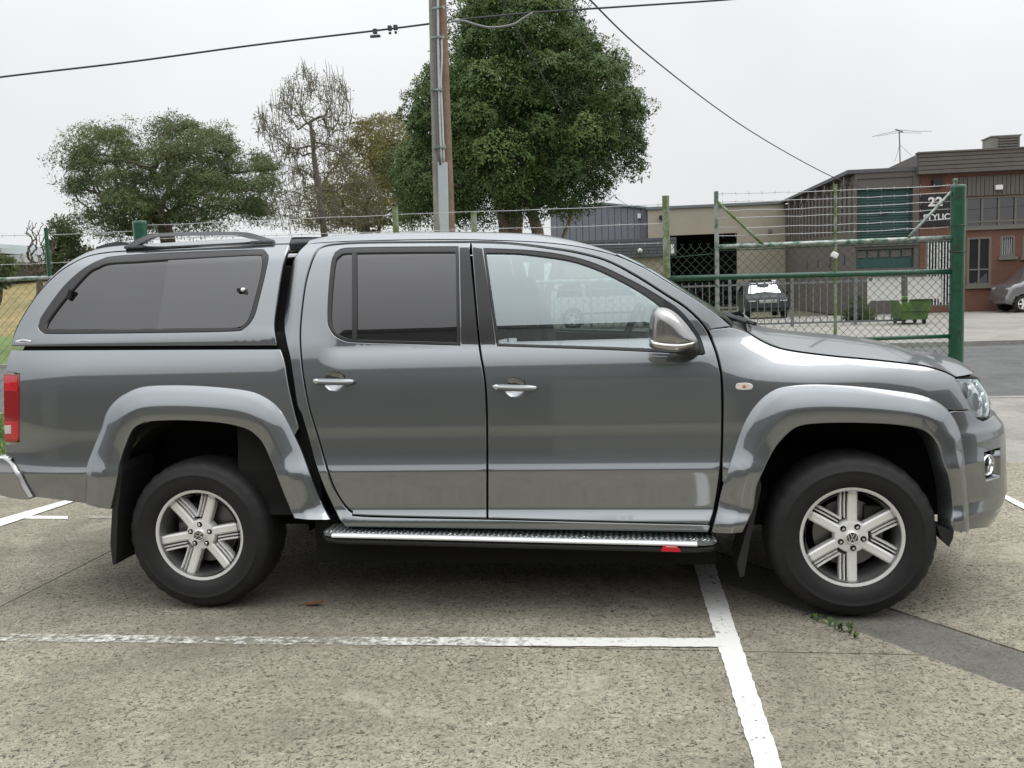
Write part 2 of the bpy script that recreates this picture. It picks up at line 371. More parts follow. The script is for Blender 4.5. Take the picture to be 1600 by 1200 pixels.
# ---- bed side
c1 = between(rfl_out, rfl_in, .14)
bed_px = [(16.5, 547, 1), (437, 545.5, 1), (444, 568), (450, 604), (461, 652), (466, 668, 1)]
k = [i for i, p in enumerate(c1) if p[0] < 456]
c1r = [tuple(p) for p in c1[:max(k)+1][::-1]]
bed_px += [(*c1r[0], 1)]+c1r[1:-1]+[(*c1r[-1], 1), (51, 776, 1), (20, 716, 1), (9, 712, 1), (8, 694, 1), (30, 692, 1), (30.5, 584, 1), (8, 580, 1), (11, 566)]
panel('bed_side', bed_px, thick=.03)
# ---- flares
def flare(name, po, pi, height, lip=.09, n=70, parent=truck, sec=None, m=PAINT, span=None):
    A = trace(resample(curve(po, 5, False), n)); Bq = trace(resample(curve(pi, 5, False), n), off=height)
    if span: A = A[span[0]:span[1]]; Bq = Bq[span[0]:span[1]]; n = len(A)
    ts = [(0, -.012), (0, .004), (.05, .010), (.12, .40*height), (.22, .56*height), (.34, .73*height), (.46, .88*height), (.55, .965*height), (.60, 1.0*height), (.66, 1.0*height), (.8, .985*height), (.95, .965*height), (.99, .94*height), (1.0, .90*height), (1.0, height-lip)]
    ts[2] = (.03, .16*height)
    for sgn in (1, -1):
        V = []
        for t, h in ts:
            q = A+(Bq-A)*t; V.append(S(q[:, 0], q[:, 1], h)*(1, sgn, 1))
        V = np.array(V); r = len(ts)
        Fc = [(i*n+j, i*n+j+1, (i+1)*n+j+1, (i+1)*n+j) for i in range(r-1) for j in range(n-1)]
        if sgn > 0: Fc = [f[::-1] for f in Fc]
        o = tparent(mesh(name, V.reshape(-1, 3), Fc, m, None, True), parent)
        o.data.set_sharp_from_angle(angle=R_(55))
flare('wheel_arch_flare', rfl_out, rfl_in, .044)
flare('wheel_arch_flare', ffl_out, ffl_in, .043, span=(0, 51))
flare('bumper_flare', ffl_out, ffl_in, .043, span=(50, 70))
# ---- canopy
can_px = [(17, 541, 1), (23, 520), (36, 494), (60, 458), (90, 427), (120, 408), (141, 399.5), (168, 394.5), (210, 391.5), (270, 388), (360, 383.5), (452, 381, 1), (445, 400), (438, 430), (432, 469), (427.5, 508), (432, 539.5, 1)]
can_win = [(58.5, 510), (62, 500), (72, 484), (99, 448), (129, 421), (156, 406), (180, 400), (270, 394), (395, 389.5), (413, 391), (419, 399), (416, 420), (405, 466), (396, 496), (381, 513), (360, 517.6), (240, 520), (90, 521.5), (66, 519.4)]
can_glass = [(70, 511), (75, 501), (99, 469), (135, 428.5), (152, 418), (170, 411.5), (210, 409), (264, 405.4), (395, 398.5), (408, 400), (410, 408), (405, 439), (393, 484), (386, 502), (374, 510.5), (350, 512.5), (80, 514.5)]
cano, canf = panel('canopy_side', can_px, [can_win], kind='canopy', thick=.03)
for cs in (cano, canf): pass
panel('canopy_window_frame', can_win, [can_glass], kind='canopy', off=-.003, m=SATIN, thick=.02)
g1 = [(p[0], p[1]) for p in can_glass if p[0] <= 262]
rear_pane = [(70, 511), (75, 501), (99, 469), (135, 428.5), (152, 418), (170, 411.5), (210, 409), (264, 405.4, 1), (247, 513.5, 1), (80, 514.5)]
front_pane = [(263, 405.4, 1), (395, 398.5), (408, 400), (410, 408), (405, 439), (393, 484), (386, 502), (374, 510.5), (350, 512.5), (246, 513.5, 1)]
panel('canopy_window', rear_pane, kind='canopy', off=-.016, m=PRIVACY, thick=.004, turn=.0)
panel('canopy_window', front_pane, kind='canopy', off=-.010, m=PRIVACY2, thick=.004, turn=.0)
# ---- cab side frame with door openings
rd = [(734, 379, 1), (590, 379.6), (530, 382), (504.5, 386.5), (494, 395.5), (485, 418), (477.5, 448), (471.5, 496), (470, 526), (471.5, 556), (476, 595), (485, 640), (498, 682), (509, 721), (521, 757), (536, 784), (551, 799), (569, 804.5), (759.8, 809, 1), (759.5, 670), (757.5, 610), (753.5, 577), (747.5, 539.5), (740, 460), (733, 390)]
fd = [(736.5, 379, 1), (743, 460), (750.5, 539.5), (756.5, 577), (760.5, 610), (762.5, 670), (762.8, 809, 1), (1107.5, 818.5, 1), (1113.5, 802), (1121, 760), (1125.5, 719), (1127, 660), (1127, 615), (1125, 585), (1118, 552), (1106, 522), (1094, 504), (1070, 481.5), (1040, 462), (995, 433.5), (950, 409.5), (905, 396.6), (860, 389), (800, 381.6)]
cab = [(479, 381, 1), (466, 394), (456, 415), (448.5, 460), (444, 505), (447, 532), (454.5, 565), (465, 634), (471, 645), (486, 697), (495, 730), (510, 769), (531, 812, 1), (540, 823.5, 1), (1106, 833.5, 1), (1116, 818, 1), (1117, 802), (1124.5, 760), (1129, 719), (1130.5, 660), (1130.5, 615), (1128.5, 585), (1121.5, 552), (1111, 524), (1104, 513.5, 1), (1142, 509, 1), (1121, 491.5), (1085, 467), (1040, 439), (1004, 417.5), (965, 400.5), (935, 391.8), (890, 383), (830, 377.4), (735, 374.2), (640, 374.4), (560, 376), (500, 379)]
opening = [(735, 376.5, 1), (590, 377.1), (528, 379.6), (502, 384.5), (491.5, 394.5), (482.5, 417), (475, 448), (469, 496), (467.5, 526), (469, 556), (473.5, 595), (482.5, 640), (495.5, 683), (506.5, 722), (518.5, 758.5), (534, 786.5), (550, 802), (569, 807.2), (761, 811.8), (1109.5, 821.5, 1), (1116, 803), (1123.5, 760), (1128, 719), (1129.5, 660), (1129.5, 615), (1127.5, 585), (1120.5, 551.5), (1109, 521), (1096.5, 502), (1072, 479), (1042, 459.5), (997, 431), (951, 407), (905.5, 394), (860.5, 386.4), (800, 379)]
opening = [(x, y, *c) for x, y, *c in opening]
cabp = [(x+(-2.2 if False else 0), y, *c) for x, y, *c in cab]
rear_part = cab[:14]; front_part = [p for p in cab if p[1] < 512 and not (p[0] < 480 and p[1] > 381) and p not in cab[:13]]
ob = [p for p in opening[19:]]                       # front edge and top of the opening
k_front = [p for p in opening if p[0] >= 735 and p[1] < 520][::-1]
loop = cab[:14]+[(1106, 832, 1), (1109.5, 821.5, 1)]+[(761, 811.8, 1)]+opening[17:0:-1]+[(735, 376.5)]
topline = [(800, 379), (860.5, 386.4), (905.5, 394), (951, 407), (997, 431), (1042, 459.5), (1072, 479), (1096.5, 502), (1106, 515, 1)]
loop += topline+[(1142, 509.5, 1), (1121, 491.5), (1085, 467), (1040, 439), (1004, 417.5), (965, 400.5), (935, 391.8), (890, 383), (830, 377.4), (735, 374.2), (640, 374.4), (560, 376), (500, 379)]
panel('cab_frame', loop, thick=.03)
rw_out = [(512, 469), (515, 430), (519.5, 402), (530, 389.5), (560, 386.5), (650, 385.3), (716, 385, 1), (719, 539.5, 1), (640, 537.5), (560, 535.3), (538, 532.5), (522, 524), (513, 510), (511.5, 495)]
rw_in = [(518, 470), (521, 432), (525.5, 404.5), (533, 397.5), (554, 395.5), (650, 394.2), (711.5, 394, 1), (713.8, 534.5, 1), (640, 532.5), (560, 530.2), (540, 527.5), (526, 520), (519, 509), (517.3, 495)]
fw_out = [(755, 388, 1), (830, 391.5), (890, 400.5), (935, 414), (980, 435), (1010, 451), (1036, 467), (1058, 482), (1077, 502), (1094, 528), (1101.5, 552, 1), (1098, 554.5, 1), (950, 546.6), (776, 540.5, 1)]
fw_in = [(759.5, 395.5, 1), (800, 396), (830, 398.6), (890, 407.5), (935, 422.5), (980, 445), (1010, 463), (1034, 481, 1), (1045, 545, 1), (950, 541), (779.5, 536, 1)]
def cup(x0, y0, x1, y1):
    xm, ym = (x0+x1)/2, (y0+y1)/2
    return [(xm-17, ym-2), (xm-13, ym-12), (xm-4, ym-15.5), (xm+6, ym-14.5), (xm+15, ym-9), (xm+17, ym-1), (xm+14, ym+8), (xm+2, ym+15), (xm-8, ym+14), (xm-15, ym+8)]
rdoor, rdoor2 = panel('door', rd, [rw_out, cup(490, 595, 556, 596)], thick=.028, du=.035, dz=.025)
fdoor, fdoor2 = panel('door', fd, [fw_out, cup(769, 604, 841, 606)], thick=.028, du=.035, dz=.025)
def sub(pair, parents):
    for o, p in zip(pair, parents):
        if o is not None and p is not None: o.parent = p; o.matrix_parent_inverse = Matrix()
rp, fp = (rdoor, rdoor2), (fdoor, fdoor2)
sub(panel('window_frame', rw_out, [rw_in], off=-.002, m=SATIN, thick=.025), rp)
sub(panel('window_frame', fw_out, [fw_in], off=-.002, m=SATIN, thick=.025), fp)
sub(panel('window_glass', [(555, 395.5, 1), (650, 394.2), (712, 394, 1), (714, 535, 1), (640, 533), (556, 530.2, 1)], off=-.014, m=PRIVACY, thick=.004, turn=0.), rp)
sub(panel('quarter_glass', [(518, 470), (521, 432), (525.5, 404.5), (533, 397.5), (551, 395.6, 1), (551, 529.8, 1), (540, 527.5), (526, 520), (519, 509), (517.3, 495)], off=-.014, m=PRIVACY, thick=.004, turn=0.), rp)
sub(panel('window_divider', [(549.5, 394.5, 1), (557, 394.3, 1), (557.5, 531.5, 1), (549.5, 531, 1)], off=-.001, m=SATIN, thick=.02), rp)
sub(panel('window_glass', [(758.5, 394.5, 1), (800, 395), (830, 397.6), (890, 406.5), (935, 421.5), (980, 444), (1010, 462), (1036, 481, 1), (1047, 546, 1), (950, 542), (778.5, 537, 1)], off=-.014, m=CLEARG, thick=.004, turn=0.), fp)
# black pillar covers between the two windows
sub(panel('pillar_cover', [(717.5, 386, 1), (732.7, 385.5, 1), (740, 460), (747, 538.5, 1), (720.5, 538, 1)], off=.003, m=SATIN, thick=.008), rp)
sub(panel('pillar_cover', [(738, 385.5, 1), (753.5, 387.5, 1), (765, 462), (774.5, 538.5, 1), (751, 538.5, 1), (743.8, 460)], off=.003, m=SATIN, thick=.008), fp)
# ---- near-black backing sheets, added to darken the shut lines and gaps
liner = [(p[0], p[1], *p[2:]) for p in cab]
panel('door_gap_backing', liner, [[(505, 470), (514, 400), (535, 384), (560, 381), (735, 380), (830, 385), (890, 394), (935, 407), (980, 428), (1040, 462), (1110, 560, 1), (760, 547, 1), (545, 541), (512, 520)]], off=-.035, m=DARK, thick=.01, turn=0.)
lin2 = [(u, z) for u, z in [(.25, .45), (.80, .45), (.80, 1.73), (.25, 1.73)]]
def dense(q, k=14):
    q = np.array(q, float); return np.concatenate([q[i]+(q[(i+1) % len(q)]-q[i])*np.linspace(0, 1, k, endpoint=False)[:, None] for i in range(len(q))])
panel('cab_gap_backing', dense([(.20, .47), (.62, .47), (.62, 1.68), (.20, 1.68)]), uz=True, off=-.055, m=DARK, thick=.01, turn=0.)  # dark sheet closes the gap behind the cab so it reads as shade
panel('canopy_gap_backing', dense([(-1.02, 1.24), (.50, 1.24), (.50, 1.36), (-.93, 1.36)]), uz=True, kind='canopy', off=-.03, m=DARK, thick=.01, turn=0.)  # near-black sheet gives the gap between canopy and bed its shade
# ---- front fender
c2 = between(ffl_out, ffl_in, .14)
k0 = [i for i, p in enumerate(c2) if p[0] > 1133 and p[1] < 770][0]; k1 = [i for i, p in enumerate(c2) if p[0] < 1482 and p[1] < 660][-1]
c2s = [tuple(p) for p in c2[k0:k1]]
fen = [(1108.5, 515, 1), (1141, 511.5, 1), (1152, 514), (1168, 519), (1186, 530.5), (1210, 541.6), (1240, 548.7), (1300, 556.3), (1360, 561.8), (1420, 568.4), (1450, 573.2), (1478, 582), (1492, 590, 1), (1500, 606), (1510, 624), (1518, 639.5, 1), (1493, 640.5, 1)]+[(*c2s[-1], 1)]+c2s[::-1][1:-1]+[(*c2s[0], 1), (1129, 752, 1), (1129.3, 719), (1130.6, 660), (1130.6, 615), (1128.6, 585), (1121.6, 552), (1112.5, 526)]
fender, fender2 = panel('front_fender', fen, thick=.03)
# ---- roof, canopy roof, bonnet: lofts between the two sides
RT = np.linspace(0, .8, 400); RZ = np.concatenate([[0], np.cumsum(1/np.tan(np.radians(np.interp(RT[1:], [0, .034, .05, .8], [40, 55, 86, 88.6])))*np.diff(RT))]); print('roll height', RZ[-1])
def loft(name, E, crown, p=2.4, ns=28, m=PAINT, parent=truck, fwd=0., rolled=False):
    """E: near edge (k,3) from back to front, mirrored across; crown: height(s) at the middle"""
    k = len(E); V = []
    for j in range(ns+1):
        th = math.pi*j/ns; s = -math.cos(th)          # -1 near .. 1 far
        s = np.sign(s)*abs(s)**.9 if False else s
        a = (1-abs(s)**p)**(1/p)
        if rolled:
            tt_ = (1-abs(s))*np.abs(E[:, 1]); a = np.interp(tt_, RT, RZ)/RZ[-1]
        c = np.array(crown) if hasattr(crown, '__len__') else np.full(k, crown)
        V.append(np.stack([E[:, 0]+fwd*(1-s*s), -E[:, 1]*s, E[:, 2]+c*a], -1) if True else None)
    V = np.array(V); V[..., 1] = -V[..., 1]*-1
    Fc = [(i*k+j, i*k+j+1, (i+1)*k+j+1, (i+1)*k+j) for i in range(ns) for j in range(k-1)]
    o = MB(); o.add(V.reshape(-1, 3), Fc); return tparent(o.build(name, m, None, True), parent)
def edge3(px, kind='body', off=0., n=40):
    q = trace(resample(curve(px, 5, False), n), kind, off); return S(q[:, 0], q[:, 1], off, kind)
roofE = edge3([(480, 381.5), (500, 378.8), (560, 375.8), (640, 374), (735, 373.8), (830, 377), (890, 382.5), (935, 391), (963, 399)])
cr = np.full(40, .030); cr[:4] = np.linspace(.012, .03, 4)
loft('roof', roofE, np.interp(np.linspace(0, 1, 40), [0, .08, .72, 1], [.6, 1, 1, .22])*RZ[-1], rolled=True, ns=44)
canE = edge3([(19, 536), (23, 519), (36, 493), (60, 457), (90, 426), (120, 407), (141, 398.5), (168, 393.5), (210, 390.5), (270, 387), (360, 382.5), (452, 380)], 'canopy', n=60)
loft('canopy_roof', canE, np.interp(np.linspace(0, 1, 60), [0, .15, .3, 1], [.5, .7, .9, 1])*RZ[-1]*.9, rolled=True, ns=44)
wsE = edge3([(962, 396.5), (1004, 416.5), (1040, 438), (1085, 466), (1121, 490.5), (1146, 508)], n=24)
loft('windscreen', wsE, .004, p=2.0, m=SCREEN, fwd=.05)
hoodE = edge3([(1168, 517), (1186, 529), (1210, 540), (1240, 547), (1300, 554.7), (1360, 560.2), (1420, 566.8), (1450, 571.6), (1478, 580.3), (1493, 588.5)], n=40)
qe = trace(np.array([(1493, 588.5)]))[0]
uu = np.linspace(qe[0], UEND, 24)[1:]; nose = S(uu, np.full(23, qe[1])-.01*np.linspace(0, 1, 23))
HB = np.concatenate([hoodE, nose]); nb = len(HB); ns = 14; V = []
for j in range(ns+1):
    s = j/ns; y = HB[:, 1]*(1-s); c = .062*np.clip(np.abs(HB[:, 1])/.72, 0, 1)
    cx = np.where(np.arange(nb) < 40, HB[:, 0]+.10*np.clip((2.9-HB[:, 0])/.4, 0, 1)*s, HB[:, 0])
    V.append(np.stack([cx, y, HB[:, 2]+c*(1-(1-s)**2)], -1))
V = np.array(V); mb = MB()
for sg in (1, -1):
    mb.add((V*(1, sg, 1)).reshape(-1, 3), [(i*nb+j, i*nb+j+1, (i+1)*nb+j+1, (i+1)*nb+j) for i in range(ns) for j in range(nb-1)])
hood = tparent(mb.build('bonnet', PAINT, None, True), truck)
bm = bmesh.new(); bm.from_mesh(hood.data); bmesh.ops.remove_doubles(bm, verts=bm.verts[:], dist=1e-4); bmesh.ops.recalc_face_normals(bm, faces=bm.faces[:])
if sum(f.normal.z for f in bm.faces) < 0: bmesh.ops.reverse_faces(bm, faces=bm.faces[:])
bm.to_mesh(hood.data); bm.free()
# cowl and wipers
cE = edge3([(1136, 506), (1152, 513), (1168, 518), (1186, 530)], n=10); cE[:, 2] -= .012
loft('cowl_panel', cE, .012, p=2.0, m=BLACK, fwd=.06)
for sy in (-.28, .38):
    b = MB(); b.tube([(2.68, sy-.32, 1.335), (2.63, sy, 1.352), (2.60, sy+.30, 1.365)], .008, 6); b.tube([(2.72, sy-.30, 1.325), (2.66, sy-.05, 1.35)], .010, 6)
    tparent(b.build('wiper', BLACK), truck)
# ---- nose: headlamps, bumper, grille
hl = [(1495, 591.5, 1), (1526, 592, 1), (1536, 606), (1543, 620), (1547, 640), (1546, 652, 1), (1534, 653), (1526, 646), (1519, 636), (1508, 614)]
hq = trace(curve(hl, 4)); hq[:, 0] = np.minimum(hq[:, 0], UEND-.35)
LAMPB = mat('lamp_reflector', (.82, .84, .85), rough=.35, metal=.35)
for sgn, oo in zip((0, 1), panel('headlight', hq, uz=True, off=-.03, m=LAMPB, thick=.03, du=.03, dz=.02)): hlo = oo; (h1 := oo) if sgn == 0 else (h2 := oo)
sub(panel('headlight_lens', hq, uz=True, off=.002, m=LENS, thick=.02, du=.03, dz=.02), (h1, h2))
uc, zc = hq.mean(0)
for sgn, par in ((1, h1), (-1, h2)):
    for du_, dz_, r in ((-.03, .03, .035), (.03, -.03, .04)):
        c = S(uc+du_, zc+dz_, -.02); b = MB(); b.lathe([(0, .012), (r*.6, .010), (r, 0), (r*1.1, -.012)], (c[0], c[1]*sgn, c[2]), 'X', 18)
        o = b.build('lamp_bulb_ring', CHROME, par, True); o.matrix_parent_inverse = Matrix()
# bumper outline in surface coordinates
bl = between(ffl_out, ffl_in, .14); bl = [tuple(p) for p in bl if p[0] > 1476 and p[1] > 641]
left = trace(np.array([(1493, 642)]+bl))
topq = trace(np.array([(1519, 642), (1527, 654), (1536, 658)]))
zt = topq[-1][1]; zb = left[-1][1]
fogpx = curve([(1538, 707, 1), (1563, 699.5, 1), (1563, 745, 1), (1541, 752, 1)], 4)
fogq = trace(fogpx); fogq[:, 0] = np.minimum(fogq[:, 0], UEND-.42)
BQ = [tuple(p) for p in left[::-1]]+[tuple(p) for p in topq]
BQ += [(u, zt) for u in np.linspace(topq[-1][0]+.05, UEND-.0, 16)]+[(u, zb-.05*ss(left[-1][0], left[-1][0]+.4, u)) for u in np.linspace(UEND, left[-1][0]+.05, 24)]
bump, bump2 = panel('front_bumper', BQ, uz=True, holes_uz=[fogq], thick=.05, du=.03, dz=.02)
sub(panel('fog_lamp_surround', fogq, uz=True, off=-.05, m=DARK, thick=.02, du=.03, dz=.02), (bump, bump2))
fc = trace(np.array([(1548, 727)]))[0]
for sgn, par in ((1, bump), (-1, bump2)):
    c = S(fc[0], fc[1], -.012); nn = snormal(np.array([fc]), 'body')[0]; c = c*(1, sgn, 1); nn = nn*(1, sgn, 1)
    q = Vector(nn).to_track_quat('Z', 'Y').to_matrix()
    for nm, prof, mm in (('fog_lamp_ring', [(.042, -.035), (.042, .004), (.045, .007), (.049, .004), (.050, -.035)], CHROME), ('fog_lamp', [(0, -.022), (.02, -.024), (.041, -.028)], BLACK)):
        b = MB(); b.lathe(prof, n=28); v = (np.array(b.v)@np.array(q).T)+c; b.v = [tuple(p) for p in v]
        o = b.build(nm, mm, par, True)
# bumper lower ridge
rid = trace(np.array([(1516, 812), (1535, 806), (1552, 797)]))
# grille
gu = np.linspace(hq[:, 0].max()+.01, UEND, 12); z0g, z1g = zt+.012, qe[1]-.02
GQ = [(u, z0g) for u in gu]+[(u, z1g) for u in gu[::-1]]
gr, gr2 = panel('grille', GQ, uz=True, off=-.03, m=BLACK, thick=.02, du=.05, dz=.03)
for i in range(3):
    za = z0g+(z1g-z0g)*(.18+.28*i); sub(panel('grille_bar', [(u, za) for u in gu]+[(u, za+.022) for u in gu[::-1]], uz=True, off=-.008, m=CHROME, thick=.02), (gr, gr2))
# near-black strip standing in for the shaded gap above the headlamp
strip = trace(curve([(1493, 587.5, 1), (1531, 588, 1), (1531, 594, 1), (1496, 593, 1)], 4)); strip[:, 0] = np.minimum(strip[:, 0], UEND-.35)
panel('headlight_gap_shade', strip, uz=True, off=-.014, m=DARK, thick=.02)
# nose backing
bk = [(u, .42) for u in np.linspace(3.62, UEND, 20)]+[(u, qe[1]-.02) for u in np.linspace(UEND, 3.62, 20)]
panel('nose_liner', bk, uz=True, off=-.07, m=DARK, thick=.01, du=.08, dz=.06)
# ---- tail lamp, badge, rear bumper, tailgate
RED = mat('red_lamp', (.55, .010, .016), rough=.12, coat=1, var=.25, vscale=30); REDD = mat('dark_red_lamp', (.30, .005, .008), rough=.12, coat=1)
tl = [(5, 584, 1), (28, 585, 1), (29.3, 640), (29.3, 686, 1), (24, 692), (7, 690, 1), (5.5, 640)]
t1, t2 = panel('tail_light', tl, off=.004, m=REDD, thick=.05, du=.02, dz=.02)
for a, mm in (([(6, 587, 1), (26, 588, 1), (27, 612, 1), (6, 610, 1)], RED), ([(6, 659, 1), (28, 659, 1), (27.5, 688, 1), (8, 687, 1)], RED), ([(6, 665, 1), (17, 664, 1), (17, 678, 1), (7, 678, 1)], mat('white_lamp', (.62, .56, .56), rough=.15, coat=1))):
    sub(panel('lamp_segment', a, off=.0065 if mm is RED else .009, m=mm, thick=.008, du=.02, dz=.02), (t1, t2))
for kk, ob in ((0, cano), (1, canf)): pass
sub(panel('canopy_badge', [(23, 533), (28, 530.5), (37, 529.8), (46, 531), (49, 533), (45, 535.2), (36, 536), (27, 535.3)], kind='canopy', off=.005, m=CHROME, thick=.006, step=2), (cano, canf))
sub(panel('canopy_badge_inlay', [(27, 533), (31, 531.6), (37, 531.2), (43, 532), (46, 533), (43, 534.3), (36, 534.8), (30, 534.3)], kind='canopy', off=.0065, m=BLACK, thick=.004, step=2), (cano, canf))
X0 = float(S(trace(np.array([(9, 650)]))[0][0], .9)[0])
b = MB(); b.box((X0+.05, 0, .93), (.05, 1.60, .66)); tailg = tparent(b.build('tailgate', PAINT, bevel=.01), truck)
b = MB(); b.box((X0+.02, 0, 1.12), (.02, .22, .07)); o = b.build('tailgate_handle', BLACK, tailg, bevel=.004)
rb = [(-6, 716, 1), (8, 714, 1), (20, 722), (29, 738), (38, 757), (51, 778, 1), (44, 779.5), (10, 774), (-2, 762), (-6, 748)]
rq = trace(curve(rb, 4)); rb1, rb2 = panel('rear_bumper_corner', rq, uz=True, off=.025, m=mat('bumper_steel', (.34, .34, .335), rough=.2, metal=.75), thick=.10, du=.03, dz=.02)
zb0, zb1 = rq[:, 1].min(), rq[:, 1].max(); xb = S(rq[:, 0], rq[:, 1])[:, 0].min()
b = MB(); b.box((xb+.05, 0, (zb0+zb1)/2), (.12, 1.74, zb1-zb0)); tparent(b.build('rear_bumper', CHROME, bevel=.02), truck)
# rear window of the canopy is part of its loft; darken the bed floor and underbody
# ---- handles
def handle(px0, px1, parent, parent2, keyhole):
    (xa, ya), (xb_, yb) = px0, px1
    xm, ym = (xa+xb_)/2, (ya+yb)/2
    cup = [(xm-17+xx*0, ym+yy) for xx, yy in ()]
    cc = curve([(xm-17, ym-2), (xm-13, ym-12), (xm-4, ym-15.5), (xm+6, ym-14.5), (xm+15, ym-9), (xm+17, ym-1), (xm+14, ym+8), (xm+2, ym+15), (xm-8, ym+14), (xm-15, ym+8)], 3)
    q = shrink(trace(cc), -.004, 1); P, T, loops = fill(q, (), .008, .008); cen = q.mean(0)
    d = edge_dist(P, q); mx = d.max(); dep = -.006-.026*np.clip(d/mx*1.4, 0, 1)**.7
    for sgn, par in ((1, parent), (-1, parent2)):
        X = S(P[:, 0], P[:, 1], dep+.0025)*(1, sgn, 1)
        b = MB(); b.add(X, [tuple(t) for t in T]); b.build('handle_recess', mat('handle_recess_paint', (.30, .31, .315), rough=.2, metal=.92, coat=.5), par, True)
        A = trace(np.array([(xa, ya)]))[0]; Bq = trace(np.array([(xb_, yb)]))[0]; V = []; n = 14; k = 16
        for i in range(k+1):
            t = i/k; c = A+(Bq-A)*t; e = 1-abs(2*t-1)**6; ht = .0155*max(e, .05)**.5; dp = .012*max(e, .05)**.5
            o = .010+.022*(1-abs(2*t-1)**2.5)
            for j in range(n):
                an = 2*math.pi*j/n; V.append(S(c[0], c[1]+ht*math.sin(an), o+dp*math.cos(an))*(1, sgn, 1))
        Fc = [(i*n+j, i*n+(j+1) % n, (i+1)*n+(j+1) % n, (i+1)*n+j) for i in range(k) for j in range(n)]+[tuple(range(n)), tuple(k*n+j for j in range(n))]
        b = MB(); b.add(V, Fc); b.build('door_handle', mat('handle_paint', (.22, .23, .24), rough=.3, metal=.85), par, True)
        V = []
        for i in range(k+1):
            t = .03+.94*i/k; c = A+(Bq-A)*t; o = .010+.022*(1-abs(2*t-1)**2.5)+.0125
            V += [S(c[0], c[1]-.004, o-.0008)*(1, sgn, 1), S(c[0], c[1]+.0045, o)*(1, sgn, 1), S(c[0], c[1]+.0085, o-.003)*(1, sgn, 1)]
        b = MB(); b.add(V, [(i*3+j, i*3+j+1, i*3+j+4, i*3+j+3) for i in range(k) for j in range(2)]); b.build('handle_trim', mat('handle_trim_silver', (.42, .43, .44), rough=.28, metal=.9), par, True)
        cpos = S(A[0]+.022, A[1], .030)*(1, sgn, 1)
        b = MB(); b.lathe([(0, .006), (.006, .0055), (.0095, .004), (.012, .0), (.012, -.008)], cpos*(1, 1, 1), 'Y', 14); o = b.build('lock_cylinder', CHROME, par, True)
        if sgn > 0: o.data.transform(Matrix.Translation(cpos) @ Matrix.Diagonal((1, -1, 1, 1)) @ Matrix.Translation(-Vector(cpos)))
handle((490, 595), (556, 596), rdoor, rdoor2, 0)
handle((769, 604), (841, 606), fdoor, fdoor2, 1)
# ---- side repeater
AMB = mat('repeater_lens', (.72, .66, .62), rough=.12, coat=1, var=.2, vscale=60)
r1, r2 = panel('side_repeater', [(1149, 604), (1151, 599.5), (1158, 598), (1168, 598), (1175, 600), (1177, 604), (1174, 608.5), (1167, 609.5), (1157, 609.5), (1151, 608)], off=.007, m=AMB, thick=.01, step=2, du=.01, dz=.008)
sub((r1, r2), (fender, fender2))
sub(panel('repeater_bulb', [(1159, 604), (1163, 600.8), (1167, 604), (1163, 607.5)], off=.009, m=mat('amber_bulb', (.55, .16, .08), rough=.3), thick=.006, step=1.5, du=.006, dz=.006), (fender, fender2))
# ---- mirrors: a swollen shell round the traced outline
def inflate(px, Yc, T0, T1, name, m, parent, sgn=1, dd=.012, pw=.5, sub_=None):
    c = curve(px, 3); q = np.array([onY(x, y, Yc) for x, y in c])[:, [0, 2]]
    P, T, loops = fill(q, (), dd, dd); d = edge_dist(P, q); mx = d.max(); e = np.clip(1-(1-np.clip(d/(mx*.95), 0, 1))**2.2, 0, 1)**pw
    n = len(P); V = [(p[0], (Yc-T0*k)*sgn, p[1]) for p, k in zip(P, e)]+[(p[0], (Yc+T1*k)*sgn, p[1]) for p, k in zip(P, e)]
    b = MB(); b.add(V, [tuple(t) for t in T]+[tuple(int(i)+n for i in t[::-1]) for t in T])
    me = bpy.data.meshes.new(name); me.from_pydata(b.v, [], b.f); bm = bmesh.new(); bm.from_mesh(me); bmesh.ops.remove_doubles(bm, verts=bm.verts[:], dist=1e-5); bmesh.ops.recalc_face_normals(bm, faces=bm.faces[:]); bm.to_mesh(me); bm.free()
    return link(name, me, m, parent, True)
mir = [(1014.5, 528), (1015, 504), (1019, 487), (1028, 481), (1043, 482), (1058, 491), (1073, 507), (1084, 522), (1090, 532), (1085, 541), (1070, 547), (1055, 550), (1028, 546), (1016, 541)]
mlow = [(1013.8, 527.5, 1), (1050, 530.5), (1086, 531, 1), (1088, 534), (1082, 541), (1068, 547.5), (1052, 550.5), (1028, 547), (1015, 541.5)]
GM = mat('mirror_cap_paint', (.34, .335, .335), rough=.2, metal=.9, coat=.5)
CHD = mat('dull_chrome', (.50, .48, .46), rough=.10, metal=1.)
for sgn, d in ((1, fdoor), (-1, fdoor2)):
    o = inflate(mir, -1.06, .075, .05, 'wing_mirror', GM, d, sgn)
    inflate(mlow, -1.06, .077, .052, 'mirror_indicator', CHD, d, sgn, dd=.008)
    b = MB(); a0 = onY(1060, 540, -.98); a1 = onY(1094, 546, -.86)
    P = [onY(x, y, -.87) for x, y in ((1046, 470), (1060, 484), (1080, 508), (1095, 532), (1101, 551), (1050, 550))]
    b.tube([np.array(onY(1050, 540, -1.04))*(1, sgn, 1), np.array(onY(1075, 545, -.95))*(1, sgn, 1), np.array(onY(1082, 546, -.84))*(1, sgn, 1)], [.03, .04, .04], 10)
    b.build('mirror_arm', BLACK, d, True)
tri1 = panel('mirror_base', [(1037, 467, 1), (1058, 483), (1077, 503), (1093, 528), (1100.5, 551, 1), (1092, 553.5, 1), (1046, 551, 1)], off=.006, m=BLACK, thick=.02)
sub(tri1, fp)
